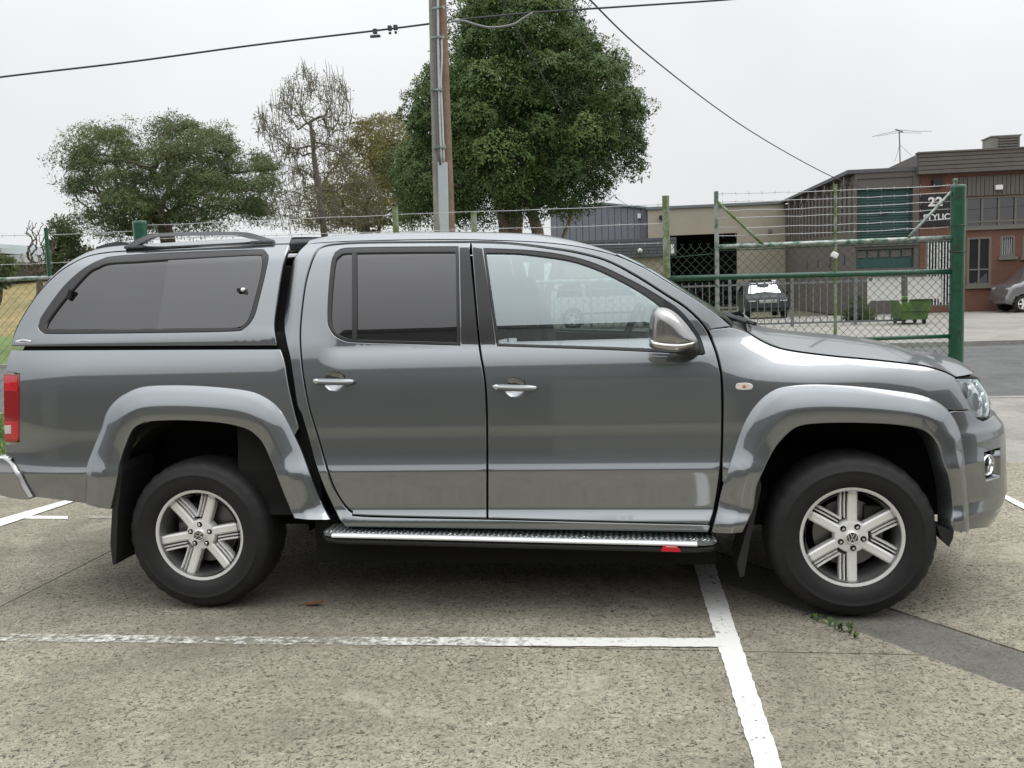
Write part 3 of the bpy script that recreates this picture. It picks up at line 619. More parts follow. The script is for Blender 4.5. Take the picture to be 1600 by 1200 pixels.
# ---- canopy details: latch, strut, roof rails
for sgn, cs in ((1, cano), (-1, canf)):
    q = trace(np.array([(381, 453)]), 'canopy')[0]; c = S(q[0], q[1], .0, 'canopy')*(1, sgn, 1)
    b = MB(); b.lathe([(0, .018), (.009, .016), (.012, .008), (.013, -.01)], (c[0], c[1]-sgn*.004, c[2]), 'Y', 14)
    if sgn > 0: b.v = [(x, 2*(c[1]-.004)-y, z) for x, y, z in b.v]
    b.build('canopy_lock', CHROME, cs, True)
    b = MB(); b.box((c[0]-.018, c[1]-sgn*.004, c[2]), (.03, .015, .02)); b.build('canopy_latch', BLACK, cs, bevel=.003)
    q = trace(np.array([(109, 460)]), 'canopy')[0]; c = S(q[0], q[1], .0, 'canopy')*(1, sgn, 1)
    b = MB(); b.box((c[0], c[1], c[2]), (.022, .018, .055), rot=np.array(Matrix.Rotation(R_(18), 3, 'Y'))); b.build('window_stop', BLACK, cs, bevel=.006)
    # rail
    yr = -.60
    def rp_(x, y): 
        p = onY(x, y, yr); return p*(1, sgn, 1)
    top = resample(curve([(197, 384), (213, 375), (232, 367.5), (250, 364.5), (300, 362.5), (350, 362), (385, 363), (405, 368), (428, 375)], 4, False), 40)
    bot = resample(curve([(215, 385), (224, 380), (238, 372.5), (250, 369.8), (300, 368), (350, 367.6), (372, 368.6), (392, 373), (418, 377.5)], 4, False), 40)
    V = []
    for t, bt in zip(top, bot):
        a, c = onY(*t, yr), onY(*bt, yr)
        for p, dy in ((a, -.006), (a, .012), (c, .022), (c, -.02)): V.append((p[0], (p[1]+dy)*sgn, p[2]))
    Fc = [(i*4+j, i*4+(j+1) % 4, (i+1)*4+(j+1) % 4, (i+1)*4+j) for i in range(39) for j in range(4)]+[(0, 1, 2, 3), (156, 157, 158, 159)]
    b = MB(); b.add(V, Fc); rail = tparent(b.build('roof_rail', mat('rail_grey', (.10, .105, .11), rough=.45, metal=.3), None, auto=40), truck)
    for xa, xb_ in ((196, 226), (392, 428)):
        p, q2 = onY(xa, 384.5 if xa < 300 else 377, yr), onY(xb_, 384 if xa < 300 else 376.5, yr)
        b = MB(); b.box(((p[0]+q2[0])/2, yr*sgn, (p[2]+q2[2])/2-.006), (q2[0]-p[0], .04, .018)); b.build('rail_foot', MATS['rail_grey'], rail, bevel=.008)
# rear spoiler of the canopy
sp = [onY(x, y, -.45) for x, y in ((150, 386), (165, 381), (182, 377.5), (198, 378.5), (206, 383), (180, 387), (150, 391))]
b = MB(); n = len(sp); V = [(p[0], yy, p[2]) for yy in (-.45, .45) for p in sp]; b.add(V, [tuple(range(n)), tuple(range(n, 2*n))]+[(i, (i+1) % n, n+(i+1) % n, n+i) for i in range(n)])
tparent(b.build('canopy_spoiler', MATS['rail_grey'], auto=35), truck)
SHEETW = mat('tag_white', (.7, .6, .6), rough=.5)
# ---- side steps
TREAD = mat('tread_plate', (.20, .21, .21), rough=.45, metal=.4, var=.1); LOZ = mat('bright_aluminium', (.80, .82, .82), rough=.4, metal=.25)
for sgn in (1, -1):
    P0 = onY(508, 828, -.93); P1 = onY(1119, 842, -.93); x0, x1 = P0[0], P1[0]; zt_ = (P0[2]+P1[2])/2-.0; sl = (P1[2]-P0[2])/(x1-x0)
    def q_(x, y, z): return (x, y*sgn, zt_+sl*(x-(x0+x1)/2)+z)
    yo, yi = -1.005, -.80
    pl = [(x0, yi), (x0, yo+.05), (x0+.02, yo+.015), (x0+.06, yo), (x1-.06, yo), (x1-.02, yo+.015), (x1, yo+.05), (x1, yi)]
    b = MB(); n = len(pl); b.add([q_(x, y, z) for z in (-.012, 0) for x, y in pl], [tuple(range(n)), tuple(range(n, 2*n))]+[(i, (i+1) % n, n+(i+1) % n, n+i) for i in range(n)])
    step = tparent(b.build('side_step', TREAD), truck)
    b = MB()
    for i in range(int((x1-x0)/.026)):
        for j in range(8):
            x = x0+.02+i*.026; y = yi-.012-j*.026; a = R_(50) if (i+j) % 2 else R_(-50); dx, dy = .0125*math.cos(a), .0125*math.sin(a); wx, wy = -dy*.42, dx*.42
            if y < yo+.012: continue
            b.add([q_(x-dx, y-dy, .0003), q_(x+wx, y+wy, .0035), q_(x+dx, y+dy, .0003), q_(x-wx, y-wy, .0035)], [(0, 1, 3), (1, 2, 3)] if False else [(0, 3, 2, 1)])
    tag(b.build('tread_lozenges', LOZ, step), kind='stuff')
    b = MB(); pr_ = [(.012, .005), (.0, .004), (-.007, .0), (-.011, -.007), (-.011, -.012), (-.006, -.015), (.004, -.015)]; n_ = len(pr_)
    b.add([q_(xx, yo+a_[0], a_[1]) for xx in (x0+.06, x1-.09) for a_ in pr_], [tuple(range(n_)), tuple(range(n_, 2*n_))]+[(i, (i+1) % n_, n_+(i+1) % n_, n_+i) for i in range(n_)]); b.build('chrome_strip', mat('bright_strip', (.86, .87, .88), rough=.25, metal=.5), step, auto=50)
    b = MB(); b.tube([q_(x0-.005, yo+.09, -.03), q_(x0+.03, yo+.03, -.033), q_(x0+.10, yo+.012, -.035), q_(x1-.12, yo+.012, -.035), q_(x1-.03, yo+.03, -.033), q_(x1+.005, yo+.09, -.03)], .014, 10); b.build('step_tube', BLACK, step, True)
    for xx in (x0+.25, (x0+x1)/2, x1-.25):
        b = MB(); b.box(q_(xx, -.70, -.05), (.05, .35, .03)); b.build('step_bracket', BLACK, step)
    for xx in (x0+.035, x0+.62, x0+1.25, x1-.10, x1-.05):
        b = MB(); b.lathe([(0, .004), (.004, .003), (.006, 0)], q_(xx, yo+.06, 0), 'Z', 8); b.build('bolt', CHROME, step)
    TG = mat('red_tag', (.62, .012, .025), rough=.35, var=.1, vscale=200)
    pts = [onY(x, y, -1.03)*(1, sgn, 1) for x, y in ((1037, 852.5), (1059, 853.5), (1064, 862.5), (1032.5, 861.5))]
    b = MB(); b.add(pts+[p+np.array((0, .006*sgn, 0)) for p in pts], [(0, 1, 2, 3), (7, 6, 5, 4), (0, 4, 5, 1), (1, 5, 6, 2), (2, 6, 7, 3), (3, 7, 4, 0)]); rt = b.build('reflector_tag', TG, step)
    a = [onY(x, y, -1.032)*(1, sgn, 1) for x, y in ((1041, 853.6), (1057, 854.3), (1057.5, 855.3), (1040.5, 854.7))]
    rt['label'] = 'small red reflector tag under the chrome strip'
    b = MB(); b.add(a, [(0, 1, 2, 3)]); b.build('tag_edge', SHEETW, rt)
# ---- underbody, wheel wells, mud flaps
b = MB(); b.box((1.45, 0, .44), (4.0, 1.30, .16)); b.box((1.53, 0, .33), (1.95, 1.62, .24)); tparent(b.build('chassis_and_light_block', DARK), truck)  # second box filled out to block light and darken the ground underneath
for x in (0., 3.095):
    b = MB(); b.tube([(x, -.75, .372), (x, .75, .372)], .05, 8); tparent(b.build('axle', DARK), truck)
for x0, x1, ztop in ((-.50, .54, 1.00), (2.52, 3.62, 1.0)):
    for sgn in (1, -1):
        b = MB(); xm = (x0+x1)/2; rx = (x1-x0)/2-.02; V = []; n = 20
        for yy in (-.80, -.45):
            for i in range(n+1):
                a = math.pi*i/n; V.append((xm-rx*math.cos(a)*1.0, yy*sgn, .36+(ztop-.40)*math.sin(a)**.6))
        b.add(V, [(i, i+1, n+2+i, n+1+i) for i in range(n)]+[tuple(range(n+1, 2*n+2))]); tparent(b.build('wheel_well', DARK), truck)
def flap(px, Y0, Y1, nm='mud_flap', thick=.012, m=BLACK):
    for sgn in (1, -1):
        b = MB(); P = [onY(x, y, Y0) for x, y in px]; n = len(P)
        b.add([(p[0], yy*sgn, p[2]) for yy in (Y0, Y1) for p in P], [tuple(range(n)), tuple(range(n, 2*n))]+[(i, (i+1) % n, n+(i+1) % n, n+i) for i in range(n)]); tparent(b.build(nm, m, bevel=.002), truck)
flap([(188, 722), (183, 752), (175, 795), (172, 850), (176, 883), (181, 882), (184, 800), (191, 735)], -.955, -.66)
flap([(1186, 742), (1176, 790), (1163, 840), (1152, 880), (1156, 902), (1163, 901), (1171, 850), (1190, 760)], -.92, -.66)
flap([(1464, 822), (1491, 830), (1489, 842), (1483, 855), (1470, 842)], -.93, -.80, 'air_deflector')
# ---- cabin interior
b = MB(); b.box((1.6, 0, 1.0), (2.1, 1.50, .06)); tparent(b.build('cabin_floor', INTER), truck)
b = MB(); b.box((.66, 0, 1.12), (.05, 1.40, 1.1)); 
tparent(b.build('cab_rear_wall', INTER), truck)
hb = roofE.copy(); hb[:, 2] -= .035; hb[:, 1] *= .97
loft('headlining', hb[1:-1], .01, m=HEADL)
for sy in (-.37, .37):
    for xs, nm in ((1.62, 'front_seat'), (.78, 'rear_seat')):
        b = MB(); b.box((xs+.25, sy, .98), (.5, .50, .2)); seat = tparent(b.build(nm, INTER, bevel=.04), truck)
        b = MB(); b.box((xs-.02, sy, 1.22), (.12, .48, .50), rot=np.array(Matrix.Rotation(R_(-14), 3, 'Y'))); b.build('backrest', INTER, seat, bevel=.04)
        b = MB(); b.box((xs-.10, sy, 1.52), (.09, .26, .15), rot=np.array(Matrix.Rotation(R_(-14), 3, 'Y'))); b.build('headrest', INTER, seat, bevel=.03)
b = MB(); b.add([(x, y, z) for y in (-.70, .70) for x, z in ((2.20, 1.05), (2.18, 1.20), (2.26, 1.27), (2.62, 1.29), (2.66, 1.05))], [(0, 1, 2, 3, 4), (9, 8, 7, 6, 5)]+[(i, (i+1) % 5, 5+(i+1) % 5, 5+i) for i in range(5)])
tparent(b.build('dashboard', INTER, bevel=.015), truck)
cw = np.array((2.09, -.38, 1.255)); tilt = np.array(Matrix.Rotation(R_(-65), 3, 'Y'))
b = MB(); ring = [cw+tilt@np.array((.185*math.cos(a), .185*math.sin(a), 0)) for a in np.linspace(0, 2*math.pi, 33)]; b.tube(ring, .017, 8, False)
for a in (0, 2.2, 4.1): b.tube([cw, cw+tilt@np.array((.18*math.cos(a), .18*math.sin(a), 0))], .014, 6)
b.tube([cw+np.array((.02, 0, -.01)), cw+np.array((.16, 0, -.07))], .05, 10)
tparent(b.build('steering_wheel', INTER, None, True), truck)
b = MB(); p = [onY(x, y, .66) for x, y in ((985, 425), (990, 440), (1003, 455), (1022, 466))]; b.tube(p, .014, 8); tparent(b.build('grab_handle', HEADL, None, True), truck)
# ---- wheels
def make_wheel():
    W = MB(); W.lathe([(.205, -.03), (.2, .0), (.19, .06), (.185, .12), (.19, .19)], n=48, axis='Y'); wheel = W.build('wheel', mat('rim_barrel', (.30, .30, .30), rough=.4, metal=.8), None, True)
    # outer face at y = -.03 (towards the camera)
    prof = []
    tp = [(.2265, -.022), (.232, -.030), (.243, -.040), (.262, -.048), (.285, -.052), (.300, -.0525), (.3035, -.0545), (.309, -.0545), (.312, -.051), (.335, -.046), (.352, -.034), (.362, -.018), (.369, .0), (.372, .02), (.375, .06), (.3755, .095), (.375, .13), (.372, .17), (.362, .208), (.335, .236), (.285, .242), (.243, .230), (.2265, .212)]
    n = 96; V = []
    for r, h in tp:
        for j in range(n):
            a = 2*math.pi*j/n; rr = r
            if .330 < r < .371 and j % 3 == 0: rr -= .0045
            if r >= .371 and j % 3 == 0: rr -= .0035
            V.append((rr*math.cos(a), h, rr*math.sin(a)))
    k = len(tp); T = MB(); T.add(V, [(i*n+j, i*n+(j+1) % n, (i+1)*n+(j+1) % n, (i+1)*n+j) for i in range(k-1) for j in range(n)])
    T.build('tyre', RUBBER, wheel, True, auto=50)
    Rm = MB()
    # lip
    Rm.lathe([(.208, .02), (.209, -.012), (.212, -.020), (.219, -.0245), (.227, -.026), (.2315, -.022), (.2315, -.010)], n=72, axis='Y')
    ang0 = [0, 120, 240]
    def rib(a, c0, c1, w0, w1, y0a, y1a, dep, r0, r1, seg=8):
        """rib: centre offset c (tangential), width w, from radius r0 to r1 along angle a"""
        ca, sa = math.cos(a), math.sin(a); V = []
        for i in range(seg+1):
            t = i/seg; r = r0+(r1-r0)*t; c = c0+(c1-c0)*t; wd = w0+(w1-w0)*t; y = y0a+(y1a-y0a)*t-.010*math.sin(math.pi*t)*0+.006*math.sin(math.pi*t)
            e = .0075
            ew = min(e, wd*.3); ey = min(e, .005)
            for o_, yy in ((-wd/2, y+dep), (-wd/2, y+ey), (-wd/2+ew, y), (wd/2-ew, y), (wd/2, y+ey), (wd/2, y+dep)):
                x_, z_ = r, c+o_; V.append((x_*ca-z_*sa, yy, x_*sa+z_*ca))
        m_ = 6; Rm.add(V, [(i*m_+j, i*m_+(j+1) % m_, (i+1)*m_+(j+1) % m_, (i+1)*m_+j) for i in range(seg) for j in range(m_)]+[tuple(range(m_)), tuple(seg*m_+j for j in range(m_))])
    for a0 in ang0:
        for sg in (1, -1):
            a = R_(a0+sg*30)
            rib(a, sg*.004, sg*.004, .042, .042, -.012, -.018, .045, .045, .214)
            # the two thin ribs that flank the slit, on the side facing the window
            rib(a, -sg*.0290, -sg*.0305, .0065, .008, -.006, -.016, .04, .085, .213)
            rib(a, -sg*.0455, -sg*.0480, .0095, .0115, -.004, -.016, .04, .080, .213)
    Rm.lathe([(.0, -.014), (.036, -.014), (.048, -.012), (.064, -.0125), (.072, -.009), (.076, .004), (.076, .04)], n=48, axis='Y')
    rim = Rm.build('rim', ALLOY, wheel, auto=32)
    B_ = MB(); B_.lathe([(.0, -.029), (.020, -.029), (.027, -.028), (.031, -.024), (.034, -.012)], n=32, axis='Y'); cap = B_.build('centre_cap', ALLOY, wheel, auto=30)
    # emblem: ring with a V above a W
    E_ = MB(); ci = [(.0245*math.cos(t), -.0305, .0245*math.sin(t)) for t in np.linspace(0, 2*math.pi, 33)]; E_.tube(ci, .0016, 6, False)
    yv = -.0302
    for pl in ([(-.0095, .0205), (0, .003), (.0095, .0205)], [(-.0185, .0130), (-.0085, -.0185), (0, -.001), (.0085, -.0185), (.0185, .0130)]):
        for p, q in zip(pl[:-1], pl[1:]): E_.bar((p[0], yv, p[1]), (q[0], yv, q[1]), .0036, .003, up=(0, 1, 0))
    E_.build('emblem', CHROME, wheel)
    D_ = MB(); D_.lathe([(0, -.0293), (.0235, -.0293)], n=32, axis='Y'); D_.build('emblem_ground', mat('emblem_dark', (.05, .05, .055), rough=.3), wheel)
    for i in range(5):
        a = R_(62+72*i); c = (.052*math.cos(a), 0, .052*math.sin(a))
        H = MB(); H.lathe([(.0125, -.0132), (.0110, -.0135)], (c[0], 0, c[2]), 'Y', 18); H.lathe([(0, -.0136), (.0135, -.0136)], (c[0], 0, c[2]), 'Y', 18); H.build('bolt_recess_shade', DARK, wheel)  # flat near-black disc paints the shaded recess around each bolt
        H = MB(); H.lathe([(0, -.021), (.005, -.021), (.0068, -.019), (.0075, -.0135)], (c[0], 0, c[2]), 'Y', 6); H.build('wheel_bolt', CHROME, wheel)
    Dk = MB(); Dk.lathe([(.06, .07), (.155, .07), (.155, .09), (.06, .09)], n=40, axis='Y', close=True); Dk.build('brake_disc', mat('brake_steel', (.20, .195, .19), rough=.45, metal=.8, var=.2), wheel)
    Cp = MB(); Cp.box((.11, .075, .07), (.09, .06, .12)); Cp.build('brake_caliper', BLACK, wheel, bevel=.01)
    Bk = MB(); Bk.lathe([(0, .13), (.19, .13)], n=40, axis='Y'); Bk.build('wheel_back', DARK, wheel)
    return wheel
wh = make_wheel()
wheels = [(0, -.90, 1, 100), (3.095, -.90, 1, 0), (0, .90, -1, 20), (3.095, .90, -1, 60)]
for i, (x, y, sg, rot) in enumerate(wheels):
    o = wh if i == 0 else copy_tree(wh)
    o.parent = truck; o.location = (x-1.5, y, .373); o.rotation_euler = (0, -R_(rot), 0 if sg > 0 else math.pi); o.rotation_mode = 'XYZ'
    if sg < 0: o.rotation_euler = (0, R_(rot), math.pi)
# ================================================================== GROUND
def nodes_concrete(name, base, dark, light, speck=1.0, big=.35, rough=.9, streak=True):
    m = bpy.data.materials.new(name); m.use_nodes = True; nt = m.node_tree; b = nt.nodes['Principled BSDF']; b.inputs['Roughness'].default_value = rough; b.inputs['Specular IOR Level'].default_value = .25
    Nn = nt.nodes.new; Ln = nt.links.new; tc = Nn('ShaderNodeTexCoord')
    def noise(sc, det=6, ro=.6, dist=0., vec=None):
        n = Nn('ShaderNodeTexNoise'); n.inputs['Scale'].default_value = sc; n.inputs['Detail'].default_value = det; n.inputs['Roughness'].default_value = ro; n.inputs['Distortion'].default_value = dist
        Ln(vec or tc.outputs['Object'], n.inputs['Vector']); return n.outputs[0]
    def rng_(v, a, b_, c=0., d=1.):
        r = Nn('ShaderNodeMapRange'); Ln(v, r.inputs['Value']); r.inputs['From Min'].default_value = a; r.inputs['From Max'].default_value = b_; r.inputs['To Min'].default_value = c; r.inputs['To Max'].default_value = d; return r.outputs[0]
    def mix(f, a, c):
        x = Nn('ShaderNodeMix'); x.data_type = 'RGBA'; Ln(f, x.inputs[0])
        for s_, q in ((6, a), (7, c)):
            if isinstance(q, tuple): x.inputs[s_].default_value = (*q, 1)
            else: Ln(q, x.inputs[s_])
        return x.outputs[2]
    grain = noise(54, 3, .70, 1.3); grain2 = noise(26, 6, .78, 1.2); med = noise(5, 8, .7); bigv = noise(.55, 6, .65, .4)
    c = mix(rng_(grain2, .40, .62), light, base)
    c = mix(rng_(grain, .545, .592, 0, .95*speck), c, dark)
    c = mix(rng_(grain, .36, .42, .55*speck, 0), c, tuple(min(1, v*1.45) for v in light))
    c = mix(rng_(med, .48, .72, 0, .55), c, tuple(v*.58 for v in base))
    c = mix(rng_(bigv, .44, .64, 0, big*1.5), c, tuple(v*.50 for v in base))
    c = mix(rng_(noise(1.3, 7, .7, .8), .56, .66, 0, big), c, tuple(v*1.25 for v in light))
    c = mix(rng_(noise(2.2, 9, .75, 1.5), .60, .68, 0, big*1.0), c, tuple(v*.45 for v in base))
    Ln(c, b.inputs['Base Color'])
    bp = Nn('ShaderNodeBump'); bp.inputs['Strength'].default_value = .55; bp.inputs['Distance'].default_value = .006
    ad = Nn('ShaderNodeMath'); ad.operation = 'ADD'; Ln(grain, ad.inputs[0]); Ln(grain2, ad.inputs[1]); Ln(ad.outputs[0], bp.inputs['Height']); Ln(bp.outputs[0], b.inputs['Normal'])
    return m
CONC = nodes_concrete('worn_aggregate_concrete', (.242, .223, .172), (.054, .051, .042), (.365, .338, .266), 1.0)
DRAIN = nodes_concrete('grey_drain_concrete', (.145, .14, .122), (.06, .057, .05), (.19, .183, .158), .7)
PALE = nodes_concrete('pale_far_concrete', (.27, .26, .235), (.15, .145, .13), (.33, .32, .29), .4, .3)
ASPH = nodes_concrete('road_asphalt', (.105, .107, .108), (.06, .06, .06), (.15, .15, .15), .6, .3)
SOIL = mat('dark_joint_fill', (.035, .032, .027), rough=.95, var=.4, vscale=40)
GRASSG = mat('turf', (.10, .17, .035), rough=.95, var=.45, vscale=3, var2=(.15, .16, .06), vs2=.6)
def sheet(name, poly, z, m, kind='structure', parent=None, thick=0.):
    n = len(poly); b = MB()
    if thick: b.add([(x, y, zz) for zz in (z, z-thick) for x, y in poly], [tuple(range(n)), tuple(range(n, 2*n))[::-1]]+[(i, n+i, n+(i+1) % n, (i+1) % n) for i in range(n)])
    else: b.add([(x, y, z) for x, y in poly], [tuple(range(n))])
    o = b.build(name, m, parent)
    if o.data.polygons[0].normal.z < 0 and not thick: o.data.flip_normals()
    if parent is None and kind: o['kind'] = kind
    return o
def rect(x0, x1, y0, y1): return [(x0, y0), (x1, y0), (x1, y1), (x0, y1)]
sheet('terrain', rect(-600, 600, -400, 1400), -.16, mat('dry_ground', (.14, .13, .075), rough=1, var=.3, vscale=.05))
YFENCE, YKERB, YROAD2 = 2.75, 6.9, 17.2
lot = sheet('ground', rect(-40, 40, -14, YFENCE), -.022, SOIL)
def clip(poly, p, n):
    """keep the side where (q-p).n <= 0"""
    o = []; k = len(poly)
    for i in range(k):
        a, b = np.array(poly[i]), np.array(poly[(i+1) % k]); da, db = (a-p)@n, (b-p)@n
        if da <= 0: o.append(tuple(a))
        if da*db < 0: t = da/(da-db); o.append(tuple(a+(b-a)*t))
    return o
A1 = gnd(1090, 895)[:2]; A2 = gnd(1600, 1080)[:2]; B1 = gnd(1390, 950)[:2]; B2 = gnd(1600, 1015)[:2]
dA = (A2-A1)/np.linalg.norm(A2-A1); nA = np.array((dA[1], -dA[0]));
if (B1-A1)@nA < 0: nA = -nA                        # nA points from line A to line B
wB = (B1-A1)@nA; print('drain width', wB)
xs = [-40, -30, -20, -10.4, -1.10, 9.5, 19, 29, 40]; ys = [-14, -9.6, -5.4, -1.335, YFENCE]
g = .0045
for i in range(len(xs)-1):
    for j in range(len(ys)-1):
        r = rect(xs[i]+g, xs[i+1]-g, ys[j]+g, ys[j+1]-g)
        for sgn in (1, -1):
            q = clip(r, A1 if sgn > 0 else A1+nA*wB, nA*sgn)
            # sgn>0 keeps the side before line A
            q = clip(r, (A1-nA*g) if sgn > 0 else (A1+nA*(wB+g)), nA if sgn > 0 else -nA)
            if len(q) < 3: continue
            ar = abs(sum(q[a][0]*q[(a+1) % len(q)][1]-q[(a+1) % len(q)][0]*q[a][1] for a in range(len(q))))/2
            if ar < .02: continue
            sheet('concrete_slab', q, 0.0, CONC, parent=lot, thick=.05)
dr = [tuple(A1+nA*g-dA*6), tuple(A1+nA*g+dA*8), tuple(A1+nA*(wB-g)+dA*8), tuple(A1+nA*(wB-g)-dA*6)]
dr = clip(clip(dr, np.array((0, YFENCE)), np.array((0, 1.))), np.array((0, -14.)), np.array((0, -1.)))
sheet('drain_strip', dr, -.004, DRAIN, parent=lot, thick=.05)
# painted lines: worn white paint
def worn_paint(name, lo, hi, c=(.72, .72, .69)):
    m = bpy.data.materials.new(name); m.use_nodes = True; nt = m.node_tree; b = nt.nodes['Principled BSDF']; b.inputs['Base Color'].default_value = (*c, 1); b.inputs['Roughness'].default_value = .7
    tc = nt.nodes.new('ShaderNodeTexCoord'); n = nt.nodes.new('ShaderNodeTexNoise'); n.inputs['Scale'].default_value = 26; n.inputs['Detail'].default_value = 9; n.inputs['Roughness'].default_value = .72
    n2 = nt.nodes.new('ShaderNodeTexNoise'); n2.inputs['Scale'].default_value = 1.7; n2.inputs['Detail'].default_value = 3
    sp = nt.nodes.new('ShaderNodeSeparateXYZ'); nt.links.new(tc.outputs['Object'], sp.inputs[0])
    for q in (n, n2): nt.links.new(tc.outputs['Object'], q.inputs['Vector'])
    a = nt.nodes.new('ShaderNodeMath'); a.operation = 'ADD'; nt.links.new(n.outputs[0], a.inputs[0])
    s = nt.nodes.new('ShaderNodeMath'); s.operation = 'MULTIPLY'; s.inputs[1].default_value = .35; nt.links.new(n2.outputs[0], s.inputs[0]); nt.links.new(s.outputs[0], a.inputs[1])
    r = nt.nodes.new('ShaderNodeMapRange'); nt.links.new(a.outputs[0], r.inputs['Value']); r.inputs['From Min'].default_value = lo; r.inputs['From Max'].default_value = hi
    t = nt.nodes.new('ShaderNodeBsdfTransparent'); mx = nt.nodes.new('ShaderNodeMixShader'); nt.links.new(r.outputs[0], mx.inputs[0]); nt.links.new(b.outputs[0], mx.inputs[1]); nt.links.new(t.outputs[0], mx.inputs[2])
    nt.links.new(mx.outputs[0], nt.nodes['Material Output'].inputs[0]); return m
def gradient_paint(name, x0, x1):
    m = worn_paint(name, .6, .8, (.70, .70, .66)); nt = m.node_tree; mr = [n for n in nt.nodes if n.type == 'MAP_RANGE'][0]; src = mr.inputs['Value'].links[0].from_socket
    sp = [n for n in nt.nodes if n.type == 'SEPXYZ'][0]; Nn = nt.nodes.new; Ln = nt.links.new
    w = Nn('ShaderNodeMapRange'); Ln(sp.outputs['X'], w.inputs['Value']); w.inputs['From Min'].default_value = x0; w.inputs['From Max'].default_value = x1; w.inputs['To Min'].default_value = 1; w.inputs['To Max'].default_value = 0; w.interpolation_type = 'SMOOTHSTEP'
    a = Nn('ShaderNodeMath'); a.operation = 'MULTIPLY_ADD'; Ln(w.outputs[0], a.inputs[0]); a.inputs[1].default_value = .21; Ln(src, a.inputs[2])
    mr.inputs['From Min'].default_value = .72; mr.inputs['From Max'].default_value = .92; mr.inputs['To Max'].default_value = .93; Ln(a.outputs[0], mr.inputs['Value']); return m
WP = worn_paint('white_paint', .76, .84); WPM = worn_paint('half_worn_white_paint', .60, .80, (.62, .61, .56)); WPW = worn_paint('worn_white_paint', .46, .86, (.50, .48, .42))
def rough_edge(poly, k=40, amp=.003):
    o = []
    for i in range(len(poly)):
        a, b = np.array(poly[i]), np.array(poly[(i+1) % len(poly)]); L_ = np.linalg.norm(b-a); n = max(1, int(L_*k)); d = (b-a)/L_; nn = np.array((-d[1], d[0]))
        for q in range(n): o.append(tuple(a+(b-a)*q/n+nn*random.uniform(-amp, amp)))
    return o
def gp(*px): return [tuple(gnd(x, y)[:2]) for x, y in px]
l2 = gp((1080, 872), (1113, 872), (1222, 1200), (1180, 1200)); a = np.array(l2[2])-np.array(l2[1]); a2 = np.array(l2[3])-np.array(l2[0])
l2[2] = tuple(np.array(l2[2])+a*.6); l2[3] = tuple(np.array(l2[3])+a2*.6); l2[0] = tuple(np.array(l2[0])-a2*.9); l2[1] = tuple(np.array(l2[1])-a*.9)
PL = [('painted_line', l2, WP), ('painted_line', gp((-180, 989.5), (400, 996.5), (1127, 998.5), (1127, 1012.5), (400, 1008.5), (-180, 1000)), gradient_paint('fading_white_paint', .6, 2.1))]
q = gp((0, 812), (0, 824), (106, 788), (101, 783)); PL.append(('painted_line', [tuple(np.array(q[0])+(np.array(q[0])-np.array(q[3]))*.8), tuple(np.array(q[1])+(np.array(q[1])-np.array(q[2]))*.8), tuple(np.array(q[2])+(np.array(q[2])-np.array(q[1]))*1.2), tuple(np.array(q[3])+(np.array(q[3])-np.array(q[0]))*1.2)], WP))
PL.append(('painted_line', gp((45, 806.5), (106, 807), (106, 811.5), (35, 811)), WP)); PL.append(('painted_line', gp((138, 807), (260, 808), (260, 811), (138, 810.5)), WPW))
q = gp((1560, 769), (1600, 789), (1600, 797), (1560, 776)); PL.append(('painted_line', [q[0], tuple(np.array(q[1])*4-np.array(q[0])*3), tuple(np.array(q[2])*4-np.array(q[3])*3), q[3]], WP))
for i, (nm, p, m) in enumerate(PL):
    p = clip(p, np.array((0, YFENCE-.02)), np.array((0, 1.))); sheet(nm, rough_edge(p), .004+.0015*(i % 3), m, parent=lot)
# dead leaf and weed
b = MB(); c = gnd(490, 945, .006)
V = []
for i in range(9):
    t = i/8; wd = .018*math.sin(math.pi*t)**.7; V += [(c[0]-.05+.10*t, c[1]-wd, .010+.014*t*t), (c[0]-.05+.10*t, c[1], .007+.012*t*t), (c[0]-.05+.10*t, c[1]+wd, .014+.016*t*t)]
b.add(V, [(i*3+j, i*3+j+1, i*3+j+4, i*3+j+3) for i in range(8) for j in range(2)])
b.tube([(c[0]-.08, c[1]-.006, .006), (c[0]-.05, c[1], .008)], .0015, 5)
tag(b.build('fallen_leaf', mat('dead_leaf', (.17, .085, .035), rough=.8, var=.4, vscale=60), None, True), 'curled brown dead leaf lying on the bare concrete beside the truck', 'leaf')
w_ = empty('weed', tuple(gnd(1293, 978)))
tag(w_, 'green weed growing out of the crack beside the front wheel', 'weed')
WEED = mat('weed_green', (.05, .085, .02), rough=.7, var=.4, vscale=80)
for kk in range(18):
    b = MB(); a = random.uniform(0, 6.28); r0 = random.uniform(0, 1); base = (dA*(r0-.45)*.30)+nA*random.uniform(-.015, .02); base = np.array((base[0], base[1], 0)); h = random.uniform(.012, .045); L_ = random.uniform(.025, .065); wd = random.uniform(.006, .014)
    d = np.array((math.cos(a), math.sin(a), 0)); s_ = np.array((-d[1], d[0], 0))
    b.add([base-s_*wd*.3, base+s_*wd*.3, base+d*L_*.5+s_*wd+(0, 0, h), base+d*L_*.5-s_*wd+(0, 0, h), base+d*L_+(0, 0, h*.7)], [(0, 1, 2, 3), (3, 2, 4)]); b.build('weed_leaf', WEED, w_)
